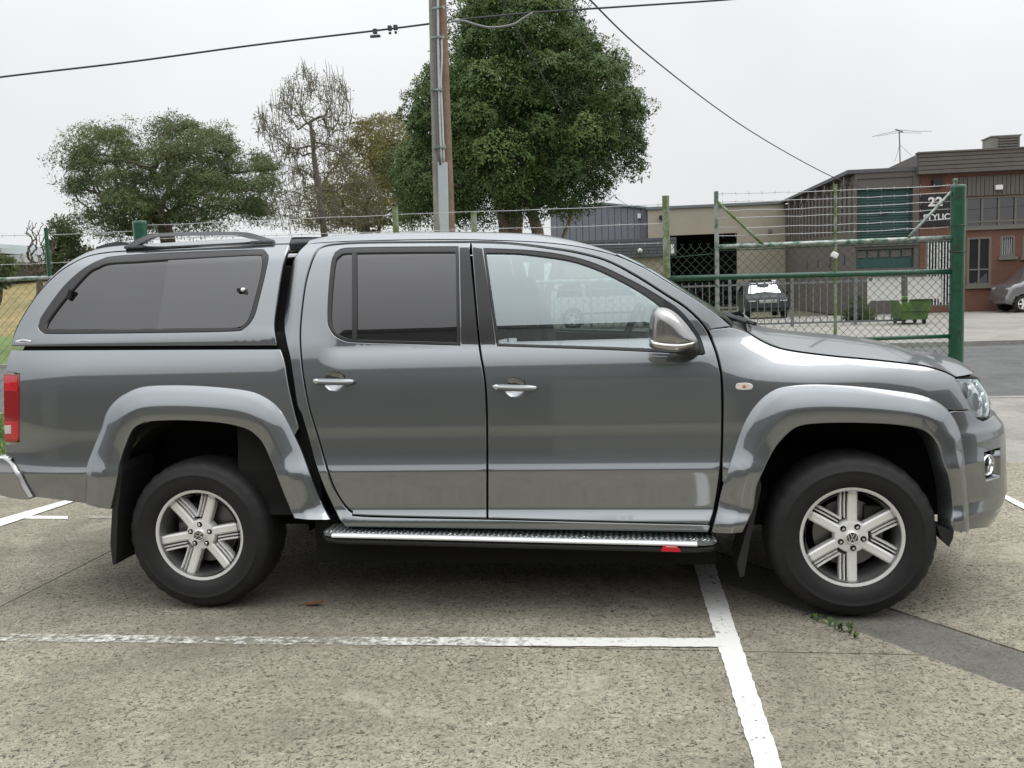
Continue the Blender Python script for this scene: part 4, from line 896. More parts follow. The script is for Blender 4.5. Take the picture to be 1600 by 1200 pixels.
# verge, kerbs, road, far footpath
sheet('verge', rect(-80, 4.6, YFENCE, YKERB), -.01, GRASSG)
sheet('driveway', rect(4.6, 60, YFENCE, YKERB), -.004, PALE)
sheet('road', rect(-200, 200, YKERB+.15, YROAD2), -.10, ASPH)
KERB = nodes_concrete('kerb_concrete', (.30, .29, .265), (.17, .165, .15), (.36, .35, .32), .4)
for nm, y0, zz in (('kerb', YKERB, 0.), ('kerb', YROAD2, 0.)):
    sheet(nm, rect(-200, 200, y0, y0+.15), .004, KERB, thick=.14)
sheet('footpath', rect(-6, 200, YROAD2+.15, 34.9), 0., PALE, thick=.15)
sheet('far_verge', rect(-200, -6, YROAD2+.15, 60), 0., GRASSG, thick=.15)
# grass blades on the near verge, behind the fence
def blades(name, n, x0, x1, y0, y1, h0, h1, m):
    x = rng.uniform(x0, x1, n); y = rng.uniform(y0, y1, n); h = rng.uniform(h0, h1, n); a = rng.uniform(0, 6.28, n); w0 = rng.uniform(.004, .009, n); l = rng.uniform(0, .6, n)*h; la = rng.uniform(0, 6.28, n)
    V = np.zeros((n, 3, 3)); V[:, 0] = np.stack([x-np.cos(a)*w0, y-np.sin(a)*w0, 0*x-.01], -1); V[:, 1] = np.stack([x+np.cos(a)*w0, y+np.sin(a)*w0, 0*x-.01], -1); V[:, 2] = np.stack([x+l*np.cos(la), y+l*np.sin(la), h], -1)
    me = bpy.data.meshes.new(name); me.from_pydata(V.reshape(-1, 3).tolist(), [], np.arange(n*3).reshape(-1, 3).tolist()); return link(name, me, m)
tag(blades('grass', 26000, -9, 3.5, 2.9, 6.8, .03, .12, mat('grass_blade', (.11, .17, .04), rough=.8, var=.4, vscale=2)), 'short green grass on the verge beyond the chain link fence', 'grass', kind='stuff')
# ================================================================== FENCE, GATE, POLE
GREEN = mat('green_paint', (.012, .085, .045), rough=.35, var=.35, vscale=14, coat=.3, var2=(.02, .055, .03), vs2=9)
GALV = mat('galvanised_green_flecked', (.36, .39, .37), rough=.45, metal=.55, var=.25, vscale=25, var2=(.05, .14, .085), vs2=16)
OLIVE = mat('mossy_post', (.14, .19, .07), rough=.8, var=.4, vscale=22, var2=(.33, .37, .33), vs2=7)
WIRE = mat('galvanised_wire', (.42, .43, .44), rough=.5, metal=.6)
MESHW = mat('dark_green_mesh_wire', (.02, .055, .04), rough=.6)
FA = at(218, 400, 8.2); FB = at(1497, 400, 7.9); fd_ = (FB-FA)[:2]; fd_ /= np.linalg.norm(fd_); fn = np.array((fd_[1], -fd_[0]))
if fn[1] > 0: fn = -fn                              # towards the camera
def onF(x, y, off=0.):
    d = ray(x, y); p0 = FA[:2]+fn*off; t = ((p0-CAM[:2])@fn)/(d[:2]@fn); return CAM+d*t
def postF(x, ytop, r, m, parent, name='post', ybot=None, n=14, off=0., xb=None):
    t = onF(x, ytop, off); b0 = np.array((t[0], t[1], -.02)) if ybot is None else onF(xb or x, ybot, off)
    b = MB(); b.tube([b0, t], r, n); o = b.build(name, m, parent, auto=40); return o, t
def fthing(name, label, cat, group=None): 
    e = empty(name); return tag(e, label, cat, group)
def barbed(x0, y0, x1, y1, name, parent, sag=.01, x2=None, off=0.):
    a, c = onF(x0, y0, off), onF(x1, y1, off); n = 14; P = [a+(c-a)*t/n-np.array((0, 0, sag*4*(t/n)*(1-t/n))) for t in range(n+1)]
    P = [p+np.array((0, 0, random.uniform(-.004, .004))) for p in P]
    b = MB(); b.tube(P, .0028, 5); L_ = np.linalg.norm(c-a); k = int(L_/.11)
    for i in range(k):
        t = (i+.5)/k; p = a+(c-a)*t-np.array((0, 0, sag*4*t*(1-t))); d = (c-a)/L_
        for s in (-1, 1):
            v = np.array((random.uniform(-.4, .4)*d[0], random.uniform(-.5, .5), s))*.016; b.tube([p-v*.3, p+v], .0016, 4, False)
    return b.build(name, WIRE, parent)
def chain(x0, x1, ztop, zbot, parent, pitch=.037, name='chain_link_mesh', m=MESHW, off=0., top_fn=None):
    """woven diamond mesh between two columns of the fence plane; zig-zag wires, alternate ones set back"""
    a = onF(x0, 430, off)[:2]; c = onF(x1, 430, off)[:2]; L_ = np.linalg.norm(c-a); d = (c-a)/L_; n = int(L_/pitch*1); rows = int((ztop-zbot)/pitch); b = MB()
    for i in range(n+1):
        P = []
        for j in range(rows+1):
            s = i*pitch+(((j+i) % 2)-.5)*pitch*1.05; o = .003*(1 if (j+i) % 2 else -1); q = a+d*s+fn*o; P.append((q[0], q[1], ztop-j*pitch))
        b.tube(P, .0024, 4, False)
        if i % 2: continue
        q = a+d*(i*pitch+(-.5)*pitch)
        b.tube([(q[0], q[1], ztop), (q[0]-d[0]*.012, q[1]-d[1]*.012, ztop+.03)], .0019, 4, False); b.tube([(q[0], q[1], ztop), (q[0]+d[0]*.012, q[1]+d[1]*.012, ztop+.03)], .0019, 4, False)
    return tag(b.build(name, m, parent), kind='stuff')
# gate posts
for x, y, lab in ((1497.5, 291, 'tall stout green gate post beside the driveway with wire ties'), (218, 347, 'stout green gate post showing above the canopy roof rail')):
    g_ = fthing('gate_post', lab, 'post', 'stout green gate posts'); o, t = postF(x, y, .060, GREEN, g_, 'post', n=24)
    b = MB(); b.lathe([(0, .012), (.055, .010), (.062, 0), (.062, -.02)], t, 'Z', 24); b.build('cap', GREEN, g_, True)
    for zz in (t[2]-.33, t[2]-.55):
        b = MB(); b.lathe([(.0605, -.006), (.0645, 0), (.0605, .006)], (t[0], t[1], zz), 'Z', 20); b.build('wire_tie', mat('dark_wire', (.02, .04, .03), rough=.6), g_)
    if x > 1000:
        b = MB(); tt = onF(1492.5, 281); b.tube([(tt[0], tt[1], t[2]-.02), tt], .016, 10); b.build('wire_arm', GALV, g_); b = MB(); b.lathe([(0, .012), (.02, .008), (.02, -.01)], tt, 'Z', 10); b.build('arm_cap', GALV, g_)
        b = MB(); b.tube([onF(1487, 448), onF(1487, 460)], .012, 8); b.build('hinge', GREEN, g_)
# gate leaf on the right
gt = fthing('chain_link_gate', 'green pipe gate with chain link mesh and barbed wire hung on the stout green post', 'gate')
def rail(x0, y0, x1, y1, r, m, parent, nm='rail', off=0.):
    b = MB(); a, c = onF(x0, y0, off), onF(x1, y1, off); b.tube([a+(c-a)*i/4 for i in range(5)], r, 12); return b.build(nm, m, parent, True)
rail(1040, 435.5, 1494, 424, .0235, GREEN, gt); rail(1121, 386, 1488, 371.5, .021, GALV, gt, off=-.002); rail(1040, 540, 1488, 525, .018, GREEN, gt)
postF(1040, 306, .030, OLIVE, gt, 'upright', n=12); postF(1119, 299, .019, GALV, gt, 'upright', n=12); postF(1305.5, 288, .014, OLIVE, gt, 'upright', n=10)
rail(1121, 315, 1191, 381, .012, OLIVE, gt, 'brace', off=.01); rail(1486, 300, 1420, 370, .012, GALV, gt, 'brace', off=.01)
for yr in (289, 301, 314, 326.5, 342, 354): barbed(1119, yr+14.5+random.uniform(-1, 1), 1491, yr, 'barbed_wire', gt)
zt_g = onF(1300, 380)[2]
chain(1043, 1488, zt_g+.01, .06, gt, off=.004)
rail(1043, 403, 1121, 396, .004, MESHW, gt, 'tension_wire'); rail(1121, 392, 1488, 377, .004, MESHW, gt, 'tension_wire', off=.01)
# fence run behind the truck and to the left
fr = fthing('chain_link_fence', 'chain link fence with barbed wire strands on mossy posts running behind the truck', 'fence')
for x, yt in ((617, 323), (740, 331)): postF(x, yt, .027, OLIVE, fr, 'post', n=12)
for x, yt in ((420, 338),): postF(x, 385, .022, GALV, fr, 'post', n=10)
for y0, y1 in ((352, 320), (374, 350), (398, 380)): barbed(229, y0, 1038, y1, 'barbed_wire', fr, sag=-.004)
rail(229, 458, 1040, 436, .021, GALV, fr); rail(229, 560, 1040, 541, .018, GREEN, fr)
chain(229, 1040, zt_g-.02, .06, fr)
fl = fthing('chain_link_fence', 'chain link fence with slim leaning green upright beside the grass bank', 'fence')
rail(-160, 443, 207, 429, .019, GALV, fl)
o, t = postF(71.5, 356, .017, GREEN, fl, 'upright', ybot=437, xb=78); b = MB(); p = onF(78, 437); b.tube([(p[0], p[1], 0), p], .017, 10); b.build('upright', GREEN, fl)
for y0, y1 in ((372, 361), (419, 404)): barbed(-160, y0, 207, y1, 'barbed_wire', fl)
chain(-160, 207, onF(50, 437)[2], .04, fl, m=mat('grey_mesh_wire', (.16, .18, .14), rough=.6))
# sheets and the white fitting on the gate
SHEET = mat('white_sheet', (.88, .88, .86), rough=.6, var=.03, vscale=9)
for (x0, y0, x1, y1), lab, spot in (((1355, 433, 1408, 470), 'blank white sheet with a dark corner mark tied behind the gate mesh', 1), ((1418, 432.5, 1471, 467.5), 'clean blank white sheet tied behind the gate mesh beside the green post', 0)):
    px = [(x0, y0), (x1, y0-1), (x1+.5, y1+6), (x1-2, y1+3), (x1-4, y1-1), (x0+5, y1), (x0+2, y1+4), (x0+.5, y1+7)]
    P = [onF(x, y, -.012) for x, y in px]; n = len(P); b = MB(); o3 = np.array((*(-fn*.002), 0))
    b.add([*P, *[p+o3 for p in P]], [tuple(range(n)), tuple(range(n, 2*n))]+[(i, (i+1) % n, n+(i+1) % n, n+i) for i in range(n)])
    s_ = tag(b.build('notice_sheet', SHEET), lab, 'sheet', 'white sheets on the gate')
    if spot:
        b = MB(); P = [onF(x, y, -.0105) for x, y in ((1357, 434.5), (1364, 435), (1362, 439), (1359, 438.5))]; b.add(P, [(0, 1, 2, 3)]); b.build('corner_mark', mat('grey_mark', (.16, .16, .15), rough=.7), s_)
fx = fthing('sensor_fitting', 'small white plastic fitting on the slim mossy gate upright', 'fitting')
c = onF(1304, 398.5, .03); b = MB(); b.box(c, (.055, .05, .05), rot=np.array(Matrix.Rotation(.5, 3, 'Y'))); b.build('housing', SHEET, fx, bevel=.012); b = MB(); b.tube([c, onF(1305, 398, 0)], .008, 8); b.build('bracket', GALV, fx)
# ---- utility pole
pole = empty('utility_pole', tuple(np.append(at(697, 600, 11.8)[:2], 0))); tag(pole, 'timber power pole with grey stay post, conduits and cables behind the truck', 'pole')
def tpole(b_): b_.parent = pole; b_.matrix_parent_inverse = pole.matrix_world.inverted(); return b_
bpy.context.view_layer.update()
WOOD = mat('weathered_pole_timber', (.20, .135, .095), rough=.85, var=.3, vscale=6, bump=.4, bscale=30); WOODG = mat('grey_pole_timber', (.235, .225, .205), rough=.8, var=.25, vscale=7, bump=.3, bscale=30); PVC = mat('grey_conduit', (.45, .47, .48), rough=.5, var=.08)
def vert(x0, x1, r0, r1, D, m, nm, ytop=-330, ybot=820):
    a = at(x1, 360, D); t = at(x0, 0, D); d = (t-a)/(t[2]-a[2]); p0 = a-d*(a[2]+.05); p1 = a+d*(9.2-a[2]); b = MB(); b.tube([p0+(p1-p0)*i/6 for i in range(7)], [r0+(r1-r0)*i/6 for i in range(7)], 18, True); return tpole(b.build(nm, m, None, auto=40))
vert(688.5, 702, .078, .066, 11.8, WOOD, 'pole'); vert(676.5, 685, .060, .050, 11.75, WOODG, 'stay_post')
b = MB(); q = [at(683.5, 253, 11.66), at(698, 253, 11.66), at(700.5, 420, 11.66), at(684.5, 420, 11.66)]; q[2][2] = .6; q[3][2] = .6; up = np.array((0, .06, 0)); b.add([*q, *[p+up for p in q]], [(0, 1, 2, 3), (7, 6, 5, 4), (0, 4, 5, 1), (1, 5, 6, 2), (2, 6, 7, 3), (3, 7, 4, 0)]); tpole(b.build('cable_cover', mat('pale_grey_cover', (.43, .47, .50), rough=.5, var=.05), bevel=.01))
for pts, r, m in (([(684, -40), (684.5, 60), (687, 180), (690, 255)], .016, PVC), ([(679, -40), (679.5, 80), (683, 200), (688, 258)], .017, mat('dark_conduit', (.12, .12, .12), rough=.5)), ([(690, 60), (690.5, 90), (689, 130), (691, 180), (694, 255)], .013, PVC)):
    b = MB(); b.tube([at(x, y, 11.67) for x, y in resample(curve(pts, 10, False), 20)], r, 8); tpole(b.build('conduit', m, None, True))
for x, y in ((684, 58), (682, 140), (687, 230), (685, 12)):
    b = MB(); c = at(x, y, 11.66); b.box(c, (.16, .03, .022)); tpole(b.build('saddle_clip', GALV)); 
    b = MB(); b.box(c+np.array((.07, -.02, .0)), (.02, .02, .05)); tpole(b.build('clip_bolt', GALV))
b = MB(); c = at(706, 33, 11.7); b.tube([c, c+np.array((.10, 0, .01))], .016, 8); tpole(b.build('wire_clamp', GALV))
CABLE = mat('black_cable', (.055, .055, .06), rough=.55); CABG = mat('grey_cable', (.25, .25, .25), rough=.5)
def cable(pts, r, m, label, name='overhead_cable', k=40, head=None, tail=None):
    P = np.array([at(x, y, D) for x, y, D in pts])
    if head is not None: P = np.concatenate([[P[0]+np.array(head)*t for t in (1, .75, .5, .25)], P])
    if tail is not None: P = np.concatenate([P, [P[-1]+np.array(tail)*t for t in (.25, .5, .75, 1)]])
    o = MB(); o.tube(P, r, 7); return tag(o.build(name, m, None, True), label, 'cable', 'overhead cables')
def cpath(pts, D, n=40): 
    q = resample(curve(pts, 10, False), n); return [(x, y, D(i/(n-1)) if callable(D) else D) for i, (x, y) in enumerate(q)]
cable(cpath([(-160, 143), (0, 120.5), (200, 97), (400, 70), (585, 48), (676, 36.5)], 11.75), .0125, CABLE, 'thick twisted overhead cable running from the pole past the gum tree', head=(-34, .5, -.6))
cable(cpath([(705, 32), (830, 20), (1000, 8.5), (1140, -1), (1300, -16)], 11.75), .0125, CABLE, 'thick overhead cable crossing in front of the big evergreen crown', tail=(34, .5, 1.2))
cable(cpath([(705, 33), (725, 32.5), (742, 38), (760, 42.5), (782, 42), (805, 37), (818, 28), (832, 20)], 11.6), .014, CABG, 'pale slack cable loop hanging beside the pole')
cable(cpath([(880, -40), (918, -4), (1000, 75), (1150, 190), (1300, 276), (1378, 299)], lambda t: 12.5+25*t), .016, CABLE, 'slanting service cable running down to the roller door building', head=(-1.2, -1.0, 1.9))
cable(cpath([(770, -40), (800, 30), (840, 105), (881, 177), (950, 291), (972, 316), (985, 323)], lambda t: 12+3*t if t < .5 else 13.5+60*(t-.5)), .009, CABLE, 'thin service cable passing before the evergreen down to the grey shed')
for x, y in ((586, 49), (609, 44), (618, 43)):
    b = MB(); c = at(x, y, 11.7); b.box(c, (.05, .05, .06)); b.box(c-np.array((0, 0, .06)), (.13, .04, .03) if x == 586 else (.03, .03, .03)); tag(b.build('cable_clamp', CABLE, bevel=.006), {586: 'dark clamp with a crossbar hanging under the thick cable', 609: 'small cable clamp next to the clamp with a crossbar', 618: 'small cable clamp closest to the power pole'}[x], 'clamp', 'cable clamps')
# ================================================================== BUILDINGS ACROSS THE STREET
YF = 35.0
def fx_(x, y, Y=YF): p = onY(x, y, Y); return p[0], p[2]
def facade(name, outer, holes, Y, t, m, parent):
    """upright wall slab in the plane Y with openings (outlines in (X,Z)); t = thickness away from the camera"""
    P, T, loops = fill(outer, holes, 3., 3.); n = len(P); b = MB()
    V = [(p[0], Y, p[1]) for p in P]+[(p[0], Y+t, p[1]) for p in P]; b.add(V, [tuple(q) for q in T]+[tuple(int(i)+n for i in q[::-1]) for q in T])
    for l in loops:
        k = len(l); b.add([(p[0], Y, p[1]) for p in l]+[(p[0], Y+t, p[1]) for p in l], [(i, (i+1) % k, k+(i+1) % k, k+i) for i in range(k)])
    return b.build(name, m, parent)
def R4(x0, y0, x1, y1, Y=YF):
    """pixel rectangle -> (X0,X1,Z0,Z1) on the plane Y, squared up at its middle"""
    xm, ym = (x0+x1)/2, (y0+y1)/2; X0 = fx_(x0, ym, Y)[0]; X1 = fx_(x1, ym, Y)[0]; Z1 = fx_(xm, y0, Y)[1]; Z0 = fx_(xm, y1, Y)[1]; return X0, X1, Z0, Z1
def rc(r): return [(r[0], r[2]), (r[1], r[2]), (r[1], r[3]), (r[0], r[3])]
def pbox(nm, x0, x1, y0, y1, z0, z1, m, parent, bevel=0.): 
    b = MB(); b.box(((x0+x1)/2, (y0+y1)/2, (z0+z1)/2), (x1-x0, y1-y0, z1-z0)); return b.build(nm, m, parent, bevel=bevel)
def brickmat(name, c1, c2, mortar, sc):
    m = bpy.data.materials.new(name); m.use_nodes = True; nt = m.node_tree; b = nt.nodes['Principled BSDF']; b.inputs['Roughness'].default_value = .9
    tc = nt.nodes.new('ShaderNodeTexCoord'); mp = nt.nodes.new('ShaderNodeMapping'); mp.inputs['Rotation'].default_value = (R_(90), 0, 0); nt.links.new(tc.outputs['Object'], mp.inputs[0])
    t = nt.nodes.new('ShaderNodeTexBrick'); t.inputs['Color1'].default_value = (*c1, 1); t.inputs['Color2'].default_value = (*c2, 1); t.inputs['Mortar'].default_value = (*mortar, 1); t.inputs['Scale'].default_value = 1.; t.inputs['Brick Width'].default_value = .24; t.inputs['Row Height'].default_value = .086; t.inputs['Mortar Size'].default_value = .006
    nt.links.new(mp.outputs[0], t.inputs[0])
    n = nt.nodes.new('ShaderNodeTexNoise'); n.inputs['Scale'].default_value = 1.5; n.inputs['Detail'].default_value = 6; nt.links.new(tc.outputs['Object'], n.inputs[0]); mr = nt.nodes.new('ShaderNodeMapRange'); mr.inputs['To Min'].default_value = .75; mr.inputs['To Max'].default_value = 1.25; nt.links.new(n.outputs[0], mr.inputs[0])
    vm = nt.nodes.new('ShaderNodeVectorMath'); vm.operation = 'SCALE'; nt.links.new(t.outputs[0], vm.inputs[0]); nt.links.new(mr.outputs[0], vm.inputs['Scale']); nt.links.new(vm.outputs[0], b.inputs['Base Color']); return m
BRICK = brickmat('red_brown_brick', (.17, .075, .05), (.145, .066, .046), (.15, .10, .075), 1)
TAUPE = mat('taupe_painted_wall', (.118, .100, .090), rough=.8, var=.12, vscale=.8); TAUPE2 = mat('taupe_cladding', (.115, .102, .094), rough=.6, var=.1, vscale=2)
FASC = mat('grey_brown_boards', (.125, .112, .10), rough=.7, var=.15, vscale=3); TEAL = mat('teal_roller', (.035, .085, .075), rough=.5, var=.12, vscale=5)
BEIGE = mat('beige_render', (.40, .36, .29), rough=.9, var=.08, vscale=.6); GREYC = mat('blue_grey_cladding', (.19, .205, .235), rough=.55, metal=.2, var=.08, vscale=1); DGREY = mat('dark_grey_fascia', (.10, .103, .115), rough=.7, var=.1)
FRAME = mat('bronze_window_frame', (.16, .145, .125), rough=.5); WGL = glass('far_window_glass', (.04, .04, .045), .10, dark=(.015, .015, .017)); WHITE = mat('white_sign_paint', (.75, .75, .74), rough=.6); BLK = mat('black_sign', (.014, .014, .015), rough=.5)
# ---- brick building
bb = empty('brick_building', (onY(1550, 480, YF)[0], YF, 0)); tag(bb, 'brown brick building with boarded parapet, long upper windows and number sign', 'building')
def tb(o, e): o.parent = e; o.matrix_parent_inverse = Matrix.Translation(-e.location); return o
XL = onY(1437, 330, YF)[0]; XR = XL+14.; ZTOP = fx_(1500, 271)[1]
w1 = R4(1509, 306, 1640, 353); w2 = R4(1511, 370, 1549, 446); w3 = R4(1563, 368, 1586, 401); w4 = R4(1598, 368, 1622, 401); dr_ = R4(1446, 375, 1487, 478)
tb(facade('wall', [(XL, -.1), (XR, -.1), (XR, ZTOP), (XL, ZTOP)], [rc(w1), rc(w2), rc(w3), rc(w4), rc(dr_)], YF, .25, BRICK, None), bb)
tb(pbox('side_wall', XL, XL+.2, YF+.26, YF+16, -.1, ZTOP, BRICK, None), bb); tb(pbox('roof', XL, XR, YF+.3, YF+16, ZTOP-.05, ZTOP+.05, DGREY, None), bb)
def window(r, parent, Y, nv=1, nh=0, fw=.07, sill=True, frac=None, nm='window'):
    b = MB(); x0, x1, z0, z1 = r
    for a in ((x0, x1, z0, z0+fw), (x0, x1, z1-fw, z1), (x0, x0+fw, z0+fw, z1-fw), (x1-fw, x1, z0+fw, z1-fw)): b.box(((a[0]+a[1])/2, Y+.05, (a[2]+a[3])/2), (a[1]-a[0], .09, a[3]-a[2]))
    f = tb(b.build(nm, FRAME), parent)
    pbox('pane', x0+.02, x1-.02, Y+.09, Y+.10, z0+.02, z1-.02, WGL, f)
    for i in range(nv): xx = x0+(x1-x0)*(i+1)/(nv+1); pbox('mullion', xx-.035, xx+.035, Y+.02, Y+.085, z0+fw, z1-fw, FRAME, f)
    for i in range(nh): zz = z0+(z1-z0)*(frac or (i+1)/(nh+1)); pbox('transom', x0+fw, x1-fw, Y+.015, Y+.08, zz-.03, zz+.03, FRAME, f)
    if sill: pbox('sill', x0-.08, x1+.08, Y-.10, Y+.04, z0-.12, z0-.005, FRAME, f)
    pbox('room_behind', x0, x1, Y+1.2, Y+1.25, z0, z1, DARK, f)
    return f
f1 = window(w1, bb, YF, 4, 1, .06, frac=.18); window(w2, bb, YF, 1, 1, .09, frac=.33)
for ww in (w3, w4):
    f = window(ww, bb, YF, 0, 0, .08)
    for i in range(5): xx = ww[0]+.12+(ww[1]-ww[0]-.24)*i/4; b = MB(); b.tube([(xx, YF+.07, ww[2]+.06), (xx, YF+.07, ww[3]-.06)], .012, 6); b.build('window_bar', WHITE, f)
dw = window(dr_, bb, YF, 1, 0, .06, False, nm='glazed_door')
for i in range(8): xx = dr_[0]+.1+(dr_[1]-dr_[0]-.2)*i/7; pbox('door_bar', xx-.018, xx+.018, YF+.0, YF+.04, dr_[2]+.05, dr_[3]-.05, WHITE, dw)
# parapet boards
pz0, pz1 = fx_(1500, 271)[1], fx_(1500, 238.5)[1]
for i in range(5):
    a = pz0+(pz1-pz0)*i/5; tb(pbox('parapet_board', XL-.15, XR, YF-.36+.012*(i % 2), YF-.26, a+.012, a+(pz1-pz0)/5-.012, FASC, None), bb)
tb(pbox('parapet_backing', XL-.12, XR, YF-.25, YF-.05, pz0, pz1-.03, DGREY, None), bb); tb(pbox('parapet_cap', XL-.2, XR, YF-.42, YF, pz1, pz1+.06, FASC, None), bb); tb(pbox('parapet_return', XL-.18, XL-.08, YF-.24, YF+5, pz0, pz1-.01, FASC, None), bb)
# vertical boards above the long window
vb = R4(1491, 274, 1640, 304.5); nbv = 22
for i in range(nbv): a = vb[0]+(vb[1]-vb[0])*i/nbv; tb(pbox('cladding_board', a+.01, a+(vb[1]-vb[0])/nbv-.01, YF-.05-.012*(i % 2), YF-.005, vb[2], vb[3], FASC, None), bb)
# lamp box on the boards and a dark lamp over the sign
lb = R4(1553, 289.5, 1564.5, 297); tb(pbox('wall_lamp', lb[0], lb[1], YF-.2, YF-.07, lb[2], lb[3], WHITE, None, .02), bb); lb = R4(1455, 281, 1471, 293); tb(pbox('flood_lamp', lb[0], lb[1], YF-.25, YF-.002, lb[2], lb[3], BLK, None, .03), bb)
sg = R4(1438.5, 304, 1486.5, 353); sgn_o = tb(pbox('sign_board', sg[0], sg[1], YF-.09, YF-.003, sg[2], sg[3], BLK, None), bb)
def text(s, x0, x1, z0, z1, Y, m, parent, nm='lettering', bold=.0, shear=0.):
    c = bpy.data.curves.new(nm, 'FONT'); c.body = s; c.extrude = .006; c.offset = bold; c.shear = shear; o = bpy.data.objects.new(nm, c); col.objects.link(o); bpy.context.view_layer.update()
    me = bpy.data.meshes.new_from_object(o); bpy.data.objects.remove(o)
    v = np.array([tuple(p.co) for p in me.vertices]); lo, hi = v.min(0), v.max(0); s_ = ((x1-x0)/(hi[0]-lo[0]), (z1-z0)/(hi[1]-lo[1]))
    for p, q in zip(me.vertices, v): p.co = (x0+(q[0]-lo[0])*s_[0], Y-q[2], z0+(q[1]-lo[1])*s_[1])
    me.materials.clear(); return link(nm, me, m, parent)
t1 = R4(1449, 308, 1471.5, 322.5); text('22', *t1[:2], t1[2], t1[3], YF-.10, WHITE, sgn_o, bold=.035); t1 = R4(1441.5, 334.5, 1483, 344); text('STYLIC', *t1[:2], t1[2], t1[3], YF-.10, WHITE, sgn_o, bold=.018)
# roof things
ac = empty('air_conditioner', (onY(1570, 236, YF+3)[0], YF+3, pz1)); tag(ac, 'louvred box air conditioner standing on the brick building roof', 'air conditioner')
r = R4(1549, 213, 1594, 239, YF+3); body = tb(pbox('housing', r[0], r[1], YF+3, YF+4.1, r[2]-.5, r[3], mat('ac_cream', (.22, .215, .19), rough=.6, var=.1), None, .03), ac)
for i in range(6): zz = r[2]+(r[3]-r[2])*(i+.4)/6; pbox('louvre', r[0]+.28, r[1]-.06, YF+2.93, YF+2.995, zz, zz+.05, FRAME, body)
tb(pbox('lid', r[0]-.04, r[1]+.04, YF+2.95, YF+4.15, r[3], r[3]+.05, MATS['ac_cream'], None), ac)
an = empty('tv_antenna', tuple(onY(1406, 252, YF+6))); tag(an, 'thin rooftop television antenna with wide crossbars above the roller door', 'antenna')
def apt(x, y, Y=YF+6): return onY(x, y, Y)
for nm, pts, rr in (('mast', [(1407, 275), (1405, 203)], .03), ('boom', [(1399, 202), (1411, 206)], .035), ('element', [(1362, 214), (1380, 209), (1404, 204)], .012), ('element', [(1404, 203), (1430, 205), (1456, 205)], .012), ('element', [(1370, 213), (1404, 207)], .01), ('element', [(1405, 207), (1440, 208)], .01), ('stay', [(1406, 226), (1398, 252)], .008), ('stay', [(1406, 226), (1424, 243)], .008)):
    b = MB(); b.tube([apt(*p) for p in pts], rr, 6); tb(b.build(nm, mat('antenna_metal', (.22, .22, .23), rough=.5, metal=.5), None), an)
# ---- roller door building (side wall runs back along Y)
gb = empty('roller_door_building', (onY(1385, 490, YF)[0], YF, 0)); tag(gb, 'taupe shed with teal roller shutter, sloping eave and ribbed side wall', 'building')
GX0 = onY(1335, 380, YF)[0]; GX1 = XL-.03; GZ = fx_(1385, 265)[1]
# how far back the side wall runs: where X = GX0 meets pixel column 1225
lo_, hi_ = YF, 120.
for _ in range(50):
    mid = (lo_+hi_)/2; lo_, hi_ = (mid, hi_) if proj([(GX0, mid, 2.)])[0][0] > 1226 else (lo_, mid)
YBACK = lo_; print('side wall back', YBACK)
rd_ = R4(1338.5, 278, 1426, 372); lw = R4(1337.5, 389, 1427, 419); pd = None
tb(facade('front_wall', [(GX0, -.1), (GX1, -.1), (GX1, GZ), (GX0, GZ)], [rc(rd_), rc(lw)], YF-.05, .25, TAUPE, None), gb)
zeave = GZ-.35; b = MB(); ZBK = 5.2
zb_back = onY(1226, 318, YBACK)[2]; b.add([(GX0, YF+.2, -.1), (GX0, YBACK, -.1), (GX0, YBACK, zb_back-.1), (GX0, YF+.2, GZ-.15), (GX0+.15, YF+.2, -.1), (GX0+.15, YBACK, -.1), (GX0+.15, YBACK, zb_back-.1), (GX0+.15, YF+.2, GZ-.15)], [(0, 1, 2, 3), (7, 6, 5, 4), (0, 4, 5, 1), (1, 5, 6, 2), (2, 6, 7, 3), (3, 7, 4, 0)]); tb(b.build('side_wall', TAUPE, None), gb)
for i in range(20):
    t = i/19; yy = YF+.5+(YBACK-YF-.8)*t; zz = (GZ-.5)+(zb_back-GZ+.05)*((yy-YF)/(YBACK-YF)); tb(pbox('cladding_rib', GX0-.07, GX0-.004, yy-.10, yy+.10, max(2.6, zz-1.9), zz+.02, TAUPE2, None), gb)
b = MB(); b.add([(GX0-.3, YF-.1, GZ-.10), (GX1, YF-.1, GZ-.10), (GX1, YBACK, zb_back), (GX0-.3, YBACK, zb_back), (GX0-.3, YF-.1, GZ+.05), (GX1, YF-.1, GZ+.05), (GX1, YBACK, zb_back+.12), (GX0-.3, YBACK, zb_back+.12)], [(3, 2, 1, 0), (4, 5, 6, 7), (0, 1, 5, 4), (1, 2, 6, 5), (2, 3, 7, 6), (3, 0, 4, 7)]); tb(b.build('roof', DGREY, None), gb)
for i in range(9):
    t = (i+.5)/9; yy = YF+(YBACK-YF)*t; zz = GZ-.12+(zb_back-GZ)*t; tb(pbox('rafter_end', GX0-.22, GX0-.002, yy-.12, yy+.12, zz-.36, zz, FASC, None), gb)
tb(pbox('shutter_box', rd_[0], rd_[1], YF+.0, YF+.3, rd_[3]-.42, rd_[3]-.01, TAUPE2, None), gb)
def corrugate(nm, x0, x1, z0, z1, Y, n, amp, m, parent):
    V = []; 
    for i in range(n*4+1):
        z = z0+(z1-z0)*i/(n*4); y = Y+amp*math.sin(i*math.pi/2); V += [(x0, y, z), (x1, y, z)]
    b = MB(); b.add(V, [(2*i, 2*i+1, 2*i+3, 2*i+2) for i in range(n*4)]); return b.build(nm, m, parent, True)
tb(corrugate('roller_shutter', rd_[0], rd_[1], rd_[2], rd_[3]-.4, YF+.18, 19, .03, TEAL, None), gb)
